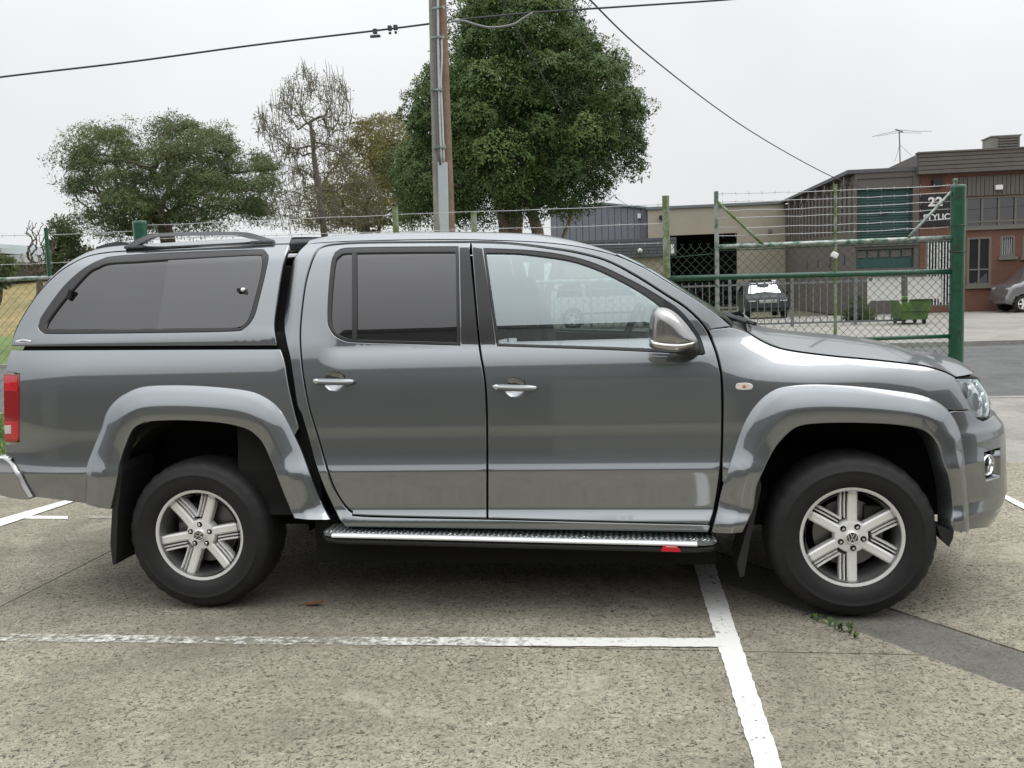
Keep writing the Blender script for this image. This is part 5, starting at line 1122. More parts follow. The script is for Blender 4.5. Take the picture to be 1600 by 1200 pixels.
lk = (rd_[0]+rd_[1])/2; tb(pbox('shutter_lock', lk-.15, lk+.15, YF+.12, YF+.15, rd_[2]+.95, rd_[2]+1.01, BLK, None), gb)
lwf = tb(pbox('low_window', lw[0], lw[1], YF+.12, YF+.16, lw[2], lw[3], mat('teal_glass', (.03, .085, .08), rough=.3), None), gb)
for i in range(5): a = lw[0]+(lw[1]-lw[0])*(i+.08)/5; pbox('window_panel', a, a+(lw[1]-lw[0])*.16, YF+.06, YF+.115, lw[3]-.33, lw[3]-.05, TAUPE2, lwf)
tb(pbox('door_ledge', GX0+.02, GX1-.02, YF-.14, YF-.06, lw[3]+.12, lw[3]+.24, TAUPE2, None), gb)
for i in range(4): yy = YF+2+i*3.0; tb(pbox('wall_vent', GX0-.05, GX0-.003, yy-.25, yy+.25, 2.15, 2.5, DGREY, None), gb)
# ---- beige building and its dark opening
YB = YBACK-.5
be = empty('beige_building', (onY(1120, 460, YB)[0], YB, 0)); tag(be, 'plain beige rendered workshop with a tall dark open doorway', 'building')
e0 = onY(1012, 340, YB)[0]; e1 = GX0-.02; EZ = fx_(1120, 323, YB)[1]; op = R4(1043, 366, 1152, 492, YB); op = (op[0], op[1], .02, op[3])
op2 = R4(1170, 438, 1214, 492, YB); op2 = (op2[0], op2[1], .02, op2[3])
tb(facade('wall', [(e0, -.1), (e1, -.1), (e1, EZ), (e0, EZ)], [rc(op), rc(op2)], YB, .3, BEIGE, None), be)
tb(pbox('roof_edge', e0-.1, e1, YB-.12, YB+10, EZ, EZ+.16, mat('teal_grey_trim', (.16, .19, .19), rough=.6), None), be)
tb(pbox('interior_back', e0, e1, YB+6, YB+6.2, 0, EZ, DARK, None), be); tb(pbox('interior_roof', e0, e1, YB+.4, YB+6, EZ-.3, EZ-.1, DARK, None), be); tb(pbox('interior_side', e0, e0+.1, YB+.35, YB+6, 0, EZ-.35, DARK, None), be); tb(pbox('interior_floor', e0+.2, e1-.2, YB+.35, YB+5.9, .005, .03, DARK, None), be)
tb(pbox('door_frame', op[0]-.12, op[0]-.01, YB-.06, YB-.004, op[2], op[3], DGREY, None), be); lb = R4(1030, 337, 1036, 343, YB); tb(pbox('wall_lamp', lb[0], lb[1], YB-.25, YB-.003, lb[2], lb[3], BLK, None, .02), be); lb = R4(1200, 357.5, 1205, 364, YB); tb(pbox('alarm_box', lb[0], lb[1], YB-.15, YB-.003, lb[2], lb[3], mat('grey_box', (.2, .19, .18)), None, .02), be)
# ---- blue-grey clad shed with the low dark fascia
sh = empty('grey_clad_shed', (onY(950, 460, YB+1)[0], YB+1, 0)); tag(sh, 'blue-grey metal clad shed with low gable behind the evergreen', 'building')
s0 = onY(860, 340, YB+1)[0]; s1 = e0-.02; peak = onY(940, 318, YB+1); sR = onY(1011, 325, YB+1)[2]; sL = onY(870, 330, YB+1)[2]
prof_ = lambda x: np.interp(x, [s0, peak[0], s1], [sL, peak[2], sR])
tb(facade('wall', [(s0, -.1), (s1, -.1), (s1, sR-.05), (peak[0], peak[2]-.05), (s0, sL-.05)], [], YB+1, .2, GREYC, None), sh)
np_ = 15
for i in range(np_):
    a = s0+(s1-s0)*i/np_; c = s0+(s1-s0)*(i+1)/np_; zt2 = min(prof_(a), prof_(c))-.06; tb(pbox('cladding_panel', a+.02, c-.02, YB+.93, YB+.995, -.1, zt2, GREYC, None), sh)
b = MB(); b.bar((s0, YB+.9, sL), (peak[0], YB+.9, peak[2]), .3, .12); b.bar((peak[0], YB+.9, peak[2]), (s1, YB+.9, sR), .3, .12); tb(b.build('roof_trim', MATS['teal_grey_trim'], None), sh)
lb = R4(996, 332.5, 1001.5, 340, YB); tb(pbox('white_box', lb[0], lb[1], YB+.7, YB+.92, lb[2], lb[3], WHITE, None, .02), sh)
YA = YB-5
aw = empty('low_office', (onY(980, 460, YA)[0], YA, 0)); tag(aw, 'low flat building front with dark horizontal boards and number one sign', 'building')
a_ = R4(880, 374, 1057, 403, YA); nb_ = 6
tb(pbox('fascia_backing', a_[0], a_[1], YA, YA+.2, a_[2], a_[3], DGREY, None), aw)
for i in range(nb_): z0 = a_[2]+(a_[3]-a_[2])*i/nb_; tb(pbox('fascia_board', a_[0], a_[1]-.3*(i > 6), YA-.07, YA-.004, z0+.012, z0+(a_[3]-a_[2])/nb_-.012, DGREY, None), aw)
tb(pbox('wall', a_[0], a_[1]-.4, YA+.3, YA+.5, -.1, a_[2], BEIGE, None), aw); tb(pbox('roof', a_[0], a_[1], YA+.21, YA+4.5, a_[3]-.2, a_[3]-.05, DGREY, None), aw)
c = onY(1000, 392, YA); b = MB(); b.lathe([(0, -.34), (.08, -.32), (.13, -.25), (.14, -.15), (.10, -.08)], (c[0], YA, c[2]), 'Y', 14); tb(b.build('globe_lamp', WHITE, None, True), aw)
t1 = R4(1045.5, 380, 1055, 399, YA); so_ = tb(pbox('number_board', t1[0], t1[1], YA-.16, YA-.075, t1[2], t1[3], DGREY, None), aw); t1 = R4(1048, 382, 1053, 396, YA); text('1', *t1[:2], t1[2], t1[3], YA-.17, WHITE, so_, bold=.01)
# ---- warehouse on the near side of the lot, mirrored in the doors and windows
wh_ = empty('warehouse', (2, -15, 0)); tag(wh_, 'long grey warehouse on the opposite side of the lot, mirrored in the truck doors', 'building')
WZ = 5.75; WY = -14.2
WW = mat('warehouse_wall', (.17, .172, .172), rough=.8, var=.15, vscale=.7)
tb(pbox('wall', -45, 45, WY-8, WY, -.1, WZ-.35, WW, None), wh_); tb(pbox('fascia', -45.2, 45.2, WY-8, WY+.12, WZ-.35, WZ, DGREY, None), wh_)
tb(pbox('added_dark_wing', 17, 40, WY-8, -3.5, -.1, 4.6, WW, None), wh_)  # unseen wing, added so the bumper corner mirrors something dark
for i, x in enumerate((-14, -6, 2.2, 10.5, 19)):
    tb(corrugate('roller_shutter', x-1.7, x+1.7, 0, 3.6, WY+.06, 22, -.03, mat('pale_shutter', (.30, .30, .29), rough=.6), None), wh_)
# ---- picket gate and fence across the street
YP = 26.5
STEEL = mat('dark_grey_steel', (.19, .20, .21), rough=.5, metal=.3)
def pickets(name, label, x0, x1, ytop, ybot, step_px, cat='fence', seed=0):
    e = empty(name, (onY(x0, 490, YP)[0], YP, 0)); tag(e, label, cat); X0 = onY(x0, 470, YP)[0]; X1 = onY(x1, 470, YP)[0]; xm = (x0+x1)/2; Z1 = onY(xm, ytop, YP)[2]; Z0 = .08
    n = int((x1-x0)/step_px)
    me = None
    for i in range(n+1):
        x = X0+(X1-X0)*i/n
        if me is None: o = pbox('picket', -.013, .013, -.013, .013, Z0, Z1, STEEL, None); me = o.data
        else: o = link('picket', me)
        o.location = (x, YP, 0); o.parent = e; o.matrix_parent_inverse = Matrix.Translation(-e.location)
    for z in (Z0+.03, Z1-.12): tb(pbox('rail', X0-.03, X1+.03, YP-.02, YP+.02, z-.03, z+.03, STEEL, None), e)
    for i in range(0, n+1, 9): x = X0+(X1-X0)*i/n; tb(pbox('post', x-.045, x+.045, YP-.05, YP+.05, -.05, Z1+.1, STEEL, None), e)
    return e
pickets('picket_gate', 'dark grey steel picket gate standing before the beige workshop', 1045, 1415, 437, 502, 10.6, 'gate')
pickets('picket_fence', 'grey steel picket fence passing in front of the white wagon', 820, 1040, 446, 510, 11.5)
# ---- skip bin
bn = empty('skip_bin', tuple(np.append(onY(1430, 495, 25.6)[:2], 0))); tag(bn, 'dented green wheeled rubbish skip beside the picket gate', 'skip bin')
GB = mat('bin_green', (.075, .15, .03), rough=.5, var=.3, vscale=5, var2=(.045, .09, .025), vs2=3)
def bp(x, y, Y): return onY(x, y, Y)
yb0, yb1 = 25.6, 26.9
P = [bp(x, y, yb0) for x, y in ((1407, 470), (1456, 467), (1453, 484), (1449, 499), (1411, 500), (1407, 485))]; n = len(P)
b = MB(); b.add([*P, *[p+np.array((0, yb1-yb0, 0)) for p in P]], [tuple(range(n)), tuple(range(n, 2*n))[::-1]]+[(i, (i+1) % n, n+(i+1) % n, n+i) for i in range(n)]); bd = tb(b.build('bin_body', GB, None, bevel=.02), bn)
a = bp(1406, 469, yb0); c = bp(1457, 466, yb0); tb(pbox('lid', a[0], c[0], yb0-.06, yb1+.05, a[2], a[2]+.10, GB, None, .02), bn); a = bp(1408, 484, yb0); tb(pbox('rib', a[0]-.02, c[0]-.06, yb0-.06, yb0-.004, a[2]-.05, a[2]+.03, GB, None), bn)
for x in (1414, 1446):
    for yy in (yb0+.15, yb1-.15): c = bp(x, 501, yb0); b = MB(); b.lathe([(0, -.04), (.09, -.04), (.10, 0), (.09, .04), (0, .04)], (c[0], yy, .10), 'X', 14); tb(b.build('wheel', RUBBER, None), bn)
# ---- yard wall low beside the bin
# ================================================================== BACKGROUND VEHICLES
def car(name, label, L_, W_, prof, win, wheels, R, body, loc, rz, belt, parts=(), roofw=.80):
    """side-profile car: prof = closed outline (x along length, z); win = list of window outlines"""
    e = empty(name, loc, rz); tag(e, label, 'car')
    zt = max(p[1] for p in prof); hw = W_/2
    def half(z): return hw*(1-.05*max(0, (.45-z)/.45)) if z <= belt else hw-(hw*(1-roofw))*((z-belt)/(zt-belt))**1.1
    P0 = curve(prof, .08); arches = []
    for x in wheels: arches.append([(x+(R+.06)*math.cos(a), R+(R+.06)*math.sin(a)) for a in np.linspace(-.5, math.pi+.5, 22)])
    pr = np.array(P0)
    P, T, loops = fill(pr, [], .10, .08); keep = np.ones(len(T), bool); c = P[T].mean(1)
    for x in wheels: keep &= ~(np.hypot(c[:, 0]-x, c[:, 1]-R) < R+.06)
    dd = edge_dist(P, pr)
    V = []; Fc = []; n = len(P)
    for s in (1, -1): V += [(p[0], s*(half(p[1])-.06*max(0, 1-d/.10)**2), p[1]) for p, d in zip(P, dd)]
    Fc += [tuple(t) for t in T[keep]]+[tuple(int(i)+n for i in t[::-1]) for t in T[keep]]
    b = MB(); b.add(V, Fc); k = len(pr); ns = 8; rim_ = []
    for j in range(ns+1):
        s = -1+2*j/ns; rim_ += [(p[0]+ (.0), s*(half(p[1])-.06), p[1]+.03*(1-s*s) if p[1] > belt*.8 else p[1]) for p in pr]
    b.add(rim_, [(j*k+i, j*k+(i+1) % k, (j+1)*k+(i+1) % k, (j+1)*k+i) for j in range(ns) for i in range(k)])
    bo = b.build('body', body, e, True, auto=45)
    for wpts, nm in win:
        q = curve(wpts, .07); P, T, l = fill(q, (), .2, .12)
        for s in (1, -1):
            b2 = MB(); b2.add([(p[0], s*(half(p[1])+.006), p[1]) for p in P], [tuple(t) for t in T]); b2.build(nm, WGL, e)
    for x in wheels:
        for s in (1, -1):
            b2 = MB(); b2.lathe([(R*.62, -.10), (R*.64, -.12), (R*.9, -.12), (R, -.08), (R, .08), (R*.9, .10), (R*.62, .10)], (x, s*(hw-.12), R), 'Y', 28); w_ = b2.build('wheel', RUBBER, e, auto=40)
            b2 = MB(); yy = s*(hw-.12)+s*.10
            b2.lathe([(0, 0), (R*.16, 0)], (x, yy, R), 'Y', 16); b2.lathe([(R*.56, 0), (R*.64, 0)], (x, yy, R), 'Y', 28)
            for a in np.linspace(0, 2*math.pi, 6)[:-1]: b2.bar((x+R*.1*math.cos(a), yy, R+R*.1*math.sin(a)), (x+R*.6*math.cos(a), yy, R+R*.6*math.sin(a)), .07, .02, up=(0, 1, 0))
            b2.build('rim', ALLOY, w_)
            b2 = MB(); b2.lathe([(0, 0), (R*.6, 0)], (x, s*(hw-.16), R), 'Y', 20); b2.build('hub_shadow', DARK, w_)
    for nm, c, d, m in parts:
        b2 = MB(); b2.box(c, d); b2.build(nm, m, e, bevel=min(d)*.2)
    return e
WHC = mat('white_car_paint', (.60, .62, .62), rough=.2, coat=.6); DKC = mat('dark_car_paint', (.016, .018, .02), rough=.45, spec=.2); SVC = mat('silver_van_paint', (.26, .26, .27), rough=.25, metal=.7, coat=.5)
LMP = mat('car_lamp', (.6, .6, .6), rough=.1, coat=1); PLT = mat('number_plate', (.55, .55, .5), rough=.5)
# white wagon seen through the cab windows
c = onY(898, 517, 29.2)
suv = [(-2.3, .42), (-2.32, .95), (-2.22, 1.12), (-1.95, 1.72), (-1.7, 1.78), (.2, 1.80), (.55, 1.72), (1.2, 1.16), (2.1, 1.02), (2.34, .85), (2.36, .45), (1.0, .30), (-1.0, .30)]
car('white_wagon', 'white four-wheel-drive wagon parked behind the picket fence, seen through the cab windows', 4.7, 1.85, suv, [([(-1.95, 1.18, 1), (-1.78, 1.62), (-1.05, 1.64, 1), (-1.0, 1.18, 1)], 'rear_quarter_glass'), ([(-.92, 1.18, 1), (-.92, 1.64, 1), (.12, 1.65), (.45, 1.56), (.92, 1.18, 1)], 'side_glass')], (-1.38, 1.42), .38, WHC, (c[0]+1.38, c[1], 0), 0, 1.15,
    parts=[('side_moulding', (0, -.935, .58), (2.2, .03, .07), BLACK), ('roof_rail', (-.8, -.62, 1.84), (1.9, .05, .05), BLACK), ('roof_rail', (-.8, .62, 1.84), (1.9, .05, .05), BLACK), ('door_handle', (.0, -.94, 1.02), (.16, .03, .035), CHROME), ('door_handle', (-.95, -.94, 1.02), (.16, .03, .035), CHROME), ('headlight', (2.25, -.68, .82), (.18, .3, .16), LMP), ('headlight', (2.25, .68, .82), (.18, .3, .16), LMP)])
# dark car facing the street in front of the beige workshop
c = onY(1200, 494, 33.5)
sed = [(-2.0, .40), (-2.02, .85), (-1.85, 1.0), (-1.2, 1.42), (-.4, 1.47), (.25, 1.42), (1.0, .98), (1.85, .82), (2.02, .66), (2.05, .35), (1.0, .25), (-1.0, .25)]
o = car('dark_hatchback', 'dark car facing the street before the taupe shed wall, bright windscreen', 4.1, 1.72, sed, [([(-1.3, 1.02, 1), (-1.0, 1.32), (-.5, 1.38, 1), (-.48, 1.02, 1)], 'rear_side_glass'), ([(-.42, 1.02, 1), (-.42, 1.38, 1), (.2, 1.34), (.78, 1.0, 1)], 'side_glass')], (-1.25, 1.28), .31, DKC, (c[0], c[1]+2, 0), R_(-90), .98,
    parts=[('headlight', (1.93, -.62, .68), (.14, .30, .14), LMP), ('headlight', (1.93, .62, .68), (.14, .30, .14), LMP), ('grille', (2.035, 0, .70), (.05, .70, .12), CHROME), ('number_plate', (2.07, 0, .46), (.03, .37, .13), PLT), ('bumper_bar', (2.03, 0, .34), (.07, 1.2, .10), BLACK), ('wing_mirror', (.62, -.92, 1.02), (.12, .18, .13), DKC), ('wing_mirror', (.62, .92, 1.02), (.12, .18, .13), DKC)])
b = MB(); P = [(.93, -.66, 1.03), (.93, .66, 1.03), (.30, .52, 1.44), (.30, -.52, 1.44)]; b.add(P, [(0, 1, 2, 3)]); b.build('windscreen', glass('bright_screen', (.1, .1, .1), .06, dark=(.03, .03, .03)), o)
# silver van nose at the brick building
c = onY(1583, 487, 32.5)
van = [(-2.4, .35), (-2.42, 1.2), (-2.3, 1.95), (-1.9, 2.02), (.5, 2.0), (.85, 1.92), (1.6, 1.2), (2.0, 1.05), (2.18, .8), (2.2, .35), (1.0, .28), (-1.0, .28)]
vz = car('silver_van', 'silver van parked nose out beside the brick building', 5.0, 1.9, van, [([(.10, 1.15, 1), (.10, 1.80, 1), (.72, 1.78), (1.38, 1.15, 1)], 'side_glass'), ([(-1.9, 1.15, 1), (-1.85, 1.78, 1), (.0, 1.80, 1), (.0, 1.15, 1)], 'side_glass')], (-1.5, 1.62), .33, SVC, (0, 0, 0), math.pi, 1.1,
    parts=[('headlight', (2.05, -.72, .86), (.2, .32, .2), LMP), ('headlight', (2.05, .72, .86), (.2, .32, .2), LMP), ('wing_mirror', (1.3, .98, 1.18), (.12, .16, .22), BLACK), ('wing_mirror', (1.3, -.98, 1.18), (.12, .16, .22), BLACK), ('side_indicator', (1.2, .957, .9), (.10, .02, .05), BLACK)])
vz.location = (c[0]+1.62+.38, c[1]+.95, 0)
# ================================================================== TREES
def leafmat(name, c1, c2, trans=.35, rough=.6):
    m = bpy.data.materials.new(name); m.use_nodes = True; nt = m.node_tree; b = nt.nodes['Principled BSDF']; b.inputs['Roughness'].default_value = rough; b.inputs['Specular IOR Level'].default_value = .25
    at_ = nt.nodes.new('ShaderNodeAttribute'); at_.attribute_name = 'tone'; mx = nt.nodes.new('ShaderNodeMix'); mx.data_type = 'RGBA'; nt.links.new(at_.outputs['Fac'], mx.inputs[0]); mx.inputs[6].default_value = (*c1, 1); mx.inputs[7].default_value = (*c2, 1)
    nt.links.new(mx.outputs[2], b.inputs['Base Color']); t = nt.nodes.new('ShaderNodeBsdfTranslucent'); nt.links.new(mx.outputs[2], t.inputs[0]); ms = nt.nodes.new('ShaderNodeMixShader'); ms.inputs[0].default_value = trans
    nt.links.new(b.outputs[0], ms.inputs[1]); nt.links.new(t.outputs[0], ms.inputs[2]); nt.links.new(ms.outputs[0], nt.nodes['Material Output'].inputs[0]); return m
def leaves(name, cen, rad, per, size, asp, m, parent, droop=0., tone=None, shell=.55, upb=.5, squash=.8, jitter=.5, form=0., lump=0.):
    """leaf blades spread through clumps: cen (k,3), rad (k,)"""
    k = len(cen); idx = np.repeat(np.arange(k), per); n = len(idx)
    d = rng.normal(size=(n, 3)); d /= np.linalg.norm(d, axis=1)[:, None]; d[:, 2] = np.where(rng.random(n) < upb, np.abs(d[:, 2]), d[:, 2])
    rr = (shell+(1-shell)*rng.random(n)**.6)*rad[idx]
    if lump:
        ph = rng.uniform(0, 6.28, (k, 4))[idx]; rr = rr*(1+lump*np.sin(5*d[:, 0]+ph[:, 0])*np.sin(5*d[:, 1]+ph[:, 1])+lump*.8*np.sin(9*d[:, 2]+ph[:, 2])*np.sin(8*d[:, 0]+ph[:, 3]))
    p = cen[idx]+d*rr[:, None]*np.array((1, 1, squash))
    ax = d+rng.normal(size=(n, 3))*jitter+np.array((0, 0, -droop)); ax /= np.linalg.norm(ax, axis=1)[:, None]
    sd_ = np.cross(ax, rng.normal(size=(n, 3))); sd_ /= np.linalg.norm(sd_, axis=1)[:, None]+1e-9
    if form:
        nv = d*form+rng.normal(size=(n, 3))*.55; nv /= np.linalg.norm(nv, axis=1)[:, None]; ax = np.cross(nv, rng.normal(size=(n, 3)))+d*.35+np.array((0, 0, -droop)); ax /= np.linalg.norm(ax, axis=1)[:, None]
        sd_ = np.cross(nv, ax); sd_ /= np.linalg.norm(sd_, axis=1)[:, None]+1e-9
    L_ = size*rng.uniform(.6, 1.35, n)[:, None]; Wd = L_*asp/2
    nrm = np.cross(ax, sd_)
    V = np.stack([p-sd_*Wd*.4, p+sd_*Wd*.4, p+ax*L_*.55+sd_*Wd+nrm*L_*.06, p+ax*L_, p+ax*L_*.55-sd_*Wd+nrm*L_*.06], 1).reshape(-1, 3)
    me = bpy.data.meshes.new(name); me.vertices.add(n*5); me.vertices.foreach_set('co', V.ravel()); me.loops.add(n*5); me.loops.foreach_set('vertex_index', np.arange(n*5)); me.polygons.add(n); me.polygons.foreach_set('loop_start', np.arange(n)*5); me.polygons.foreach_set('loop_total', np.full(n, 5)); me.update(calc_edges=True)
    tn = (tone[idx] if tone is not None else rng.random(k)[idx])*.65+rng.random(n)*.35
    a = me.attributes.new('tone', 'FLOAT', 'FACE'); a.data.foreach_set('value', tn.astype(np.float32))
    return link(name, me, m, parent)
def branches(root_pts, tips, r0, rmin, m, parent, name='branches', wob=.10, expo=.5, n=6, steps=4, up=0.):
    """join every tip to the nearest existing node, then thicken by what each node carries"""
    nodes = [np.array(p, float) for p in root_pts]; par = [-1]+list(range(len(nodes)-1)); base = nodes[0]
    order = sorted(range(len(tips)), key=lambda i: np.linalg.norm(tips[i]-nodes[-1]))
    for i in order:
        N_ = np.array(nodes); q = tips[i]; dv = q-N_; cost = np.linalg.norm(dv, axis=1)+.6*np.clip(N_[:, 2]-q[2]+.2, 0, None)+.12*np.linalg.norm(N_-base, axis=1); cost[:max(1, len(root_pts)//2)] += 1.5
        j = int(np.argmin(cost)); a = N_[j]; L_ = np.linalg.norm(q-a); prev = j
        for s in range(1, steps+1):
            t = s/steps; p = a+(q-a)*t+rng.normal(size=3)*wob*L_*(1-t)*.5+np.array((0, 0, up*L_*math.sin(math.pi*t))); nodes.append(p); par.append(prev); prev = len(nodes)-1
    w_ = np.ones(len(nodes))*.0; leaf = np.ones(len(nodes), bool)
    for i, p in enumerate(par):
        if p >= 0: leaf[p] = False
    w_[leaf] = 1.
    for i in range(len(nodes)-1, 0, -1): w_[par[i]] += w_[i]
    rad = np.maximum(rmin, r0*(w_/w_[0])**expo); b = MB()
    for i in range(1, len(nodes)):
        a, c = nodes[par[i]], nodes[i]
        if np.linalg.norm(c-a) > 1e-4: b.tube([a, c], [min(rad[par[i]], rad[i]*1.25), rad[i]], n if rad[i] > .03 else 4, False)
    return b.build(name, m, parent, True), nodes
def crown_points(poly_px, D, n, thick, keep=None, front=.25, seed=1, inset=0., edge=.5, gap=0.):
    """random points in a crown: outline from pixels, depth swelling away from the rim"""
    r = np.random.default_rng(seed); pg = np.array(poly_px, float); lo, hi = pg.min(0), pg.max(0); o = []; tries = 0
    while len(o) < n:
        q = r.uniform(lo, hi, (400, 2)); q = q[inside(q, poly_px)]; d = edge_dist(q, poly_px)
        for (x, y), e in zip(q, d):
            if e < inset: continue
            if keep is not None and r.random() > keep(x, y): continue
            R = 110.; h = math.sqrt(max(0., 1-(1-min(e/R, 1))**2)); s = r.uniform(-1, 1); s = np.sign(s)*abs(s)**edge
            c_ = at(x, y, D+s*h*thick)
            if gap and o and tries < 60000:
                tries += 1
                if np.min(np.linalg.norm(np.array(o)-c_, axis=1)) < gap: continue
            o.append(c_)
            if len(o) >= n: break
    return np.array(o)
def tree(name, label, base, cat='tree', group='trees beyond the fence'):
    e = empty(name, tuple(base)); return tag(e, label, cat, group)
BARK = mat('grey_brown_bark', (.11, .085, .065), rough=.9, var=.35, vscale=9, bump=.4, bscale=25); PBARK = mat('pale_paper_bark', (.30, .24, .19), rough=.9, var=.35, vscale=7, bump=.5, bscale=20)
def tt(o, e): o.parent = e; o.matrix_parent_inverse = Matrix.Translation(-e.location); return o
def gbase(x, D): p = at(x, 470, D); return np.array((p[0], p[1], 0.))
# ---- the big evergreen
D = 22.
big = [(605, 262), (612, 232), (640, 212), (632, 180), (628, 150), (650, 128), (668, 108), (680, 92), (700, 85), (704, 50), (712, 20), (738, -10), (760, -60), (800, -95), (850, -90), (880, -40), (892, 15), (905, 40), (915, 22), (932, 38), (936, 68), (962, 82), (980, 110), (982, 128), (998, 150), (1012, 168), (1014, 190), (1008, 215), (1015, 248), (1004, 280), (975, 292), (955, 290), (950, 316), (930, 330), (908, 345), (885, 352), (868, 352), (850, 362), (820, 352), (800, 362), (770, 352), (745, 368), (720, 362), (690, 372), (650, 372), (626, 352), (612, 310)]
e = tree('evergreen_tree', 'huge dense dark green evergreen with pale forked trunks beside the power pole', gbase(800, D))
def keepb(x, y): 
    if 915 < x < 975 and 225 < y < 300: return .4
    if 870 < x < 925 and 240 < y < 330: return .8
    return 1.
c1_ = crown_points(big, D, 105, 2.3, keepb, seed=3, inset=36, edge=.22, gap=.78); r1_ = rng.uniform(.55, .92, len(c1_))
c2_ = crown_points(big, D, 150, 2.3, keepb, seed=4, inset=15, edge=.25, gap=.42); k_ = edge_dist(proj(c2_), big) < 42; c2_ = c2_[k_]; r2_ = rng.uniform(.24, .42, len(c2_))
LEAFB = leafmat('evergreen_leaf', (.020, .052, .015), (.125, .185, .050), .06)
tt(leaves('crown', c1_, r1_, 2700, .066, .42, LEAFB, None, droop=.08, shell=.86, upb=.60, squash=.88, form=2.4, lump=.22), e)
tt(leaves('outer_clumps', c2_, r2_, 700, .062, .42, LEAFB, None, droop=.08, shell=.75, upb=.60, squash=.9, form=2.0, lump=.2), e)
cen = c1_
tk = [gbase(800, D), at(800, 430, D), at(797, 375, D), at(800, 335, D), at(790, 300, D)]
tips = cen[rng.permutation(len(cen))[:60]]; tips = tips+(at(800, 250, D)-tips)*.25
br, nd = branches(tk, tips, .30, .018, PBARK, None, wob=.16); tt(br, e)
for pts, r_ in (([(835, 520), (838, 420), (842, 372), (832, 335), (826, 300)], .20), ([(852, 470), (880, 372), (893, 340), (900, 305)], .07), ([(800, 480), (790, 372), (782, 330), (770, 290)], .16)):
    P = [at(x, y, D-.3) for x, y in resample(curve(pts, 12, False), 12)]; P[0][2] = min(P[0][2], 0.); b = MB(); b.tube(P, list(np.linspace(r_*1.25, r_*.5, 12)), 12); tt(b.build('trunk', PBARK, None, True), e)
# ---- gum tree on the left
D = 34.
gum = [(95, 262), (100, 235), (118, 222), (122, 198), (150, 192), (175, 200), (190, 187), (222, 185), (227, 226), (236, 226), (242, 194), (262, 184), (290, 184), (330, 198), (345, 196), (370, 207), (374, 246), (386, 262), (396, 240), (408, 236), (425, 248), (438, 275), (438, 320), (430, 345), (405, 360), (380, 350), (355, 372), (330, 378), (290, 380), (240, 380), (205, 375), (170, 378), (135, 370), (108, 335), (96, 295)]
def keepg(x, y):
    if x < 195 and 240 < y < 340: return .25
    if 208 < x < 236 and 190 < y < 320: return .12
    if 330 < x < 372 and 300 < y: return .2
    if y > 345: return .35
    return 1.
e = tree('gum_tree', 'wide spreading olive green gum tree with loose drooping foliage above the canopy', gbase(268, D))
cen = crown_points(gum, D, 130, 3.0, keepg, seed=11, inset=12, edge=.4, gap=.6); rad = rng.uniform(.35, .95, len(cen))
LEAFG = leafmat('gum_leaf', (.062, .088, .042), (.185, .215, .095), .36)
tt(leaves('crown', cen, rad, 620, .115, .26, LEAFG, None, droop=.30, shell=.50, upb=.66, squash=.72, form=1.1, lump=.3), e)
rim_ = crown_points(gum, D, 200, 2.6, keepg, seed=12, edge=.3); rim_ = rim_[edge_dist(proj(rim_), gum) < 18]
tt(leaves('outer_sprigs', rim_, rng.uniform(.2, .4, len(rim_)), 60, .12, .22, LEAFG, None, droop=.4, shell=.1, upb=.5, jitter=.6), e)
tk = [gbase(268, D), at(266, 420, D), at(262, 375, D), at(255, 345, D), at(250, 320, D)]
br, nd = branches(tk, cen[rng.permutation(len(cen))[:110]], .26, .02, BARK, None, wob=.2); tt(br, e)
b = MB(); b.tube([gbase(268, D), at(266, 420, D), at(262, 372, D), at(254, 340, D)], [.36, .3, .26, .2], 12); tt(b.build('trunk', BARK, None, True), e)
# ---- sparse, nearly bare tree
D = 28.
bare = [(398, 215), (402, 190), (425, 165), (440, 140), (462, 120), (482, 106), (500, 118), (528, 120), (540, 135), (548, 165), (552, 200), (545, 240), (560, 270), (600, 300), (600, 345), (560, 362), (440, 362), (415, 350), (412, 330), (440, 300), (438, 260), (420, 235)]
e = tree('sparse_tree', 'tall sparse twiggy tree with few leaves against the pale sky', gbase(515, D))
tips = crown_points(bare, D, 620, 1.8, None, seed=21, edge=.7)
tk = [gbase(518, D), at(514, 440, D), at(508, 375, D), at(502, 330, D), at(497, 290, D), at(490, 240, D), at(485, 190, D)]
TWIG = mat('pale_twig', (.15, .13, .11), rough=.9, var=.3, vscale=8)
br, nd = branches(tk, tips, .10, .0062, TWIG, None, wob=.13, steps=3, up=.10); tt(br, e)
b = MB(); b.tube(tk, [.16, .14, .11, .085, .06, .04, .015], 10); tt(b.build('trunk', BARK, None, True), e)
LEAFS = leafmat('young_leaf', (.10, .12, .05), (.19, .175, .095), .4)
sel = tips[rng.random(len(tips)) < .7]; tt(leaves('crown', sel, rng.uniform(.10, .34, len(sel)), 22, .075, .3, LEAFS, None, shell=.1, jitter=.8), e)
# upright twigs on the outline
b = MB()
for p in tips[edge_dist(proj(tips), bare) < 40]:
    h = random.uniform(.25, .55); d = np.array((random.uniform(-.25, .25), random.uniform(-.25, .25), 1.)); b.tube([p-d*.1, p+d*h*.6, p+d*h+np.array((random.uniform(-.05, .05), 0, 0))], [.011, .008, .004], 4, False)
tt(tag(b.build('twigs', TWIG, None), kind='stuff'), e)
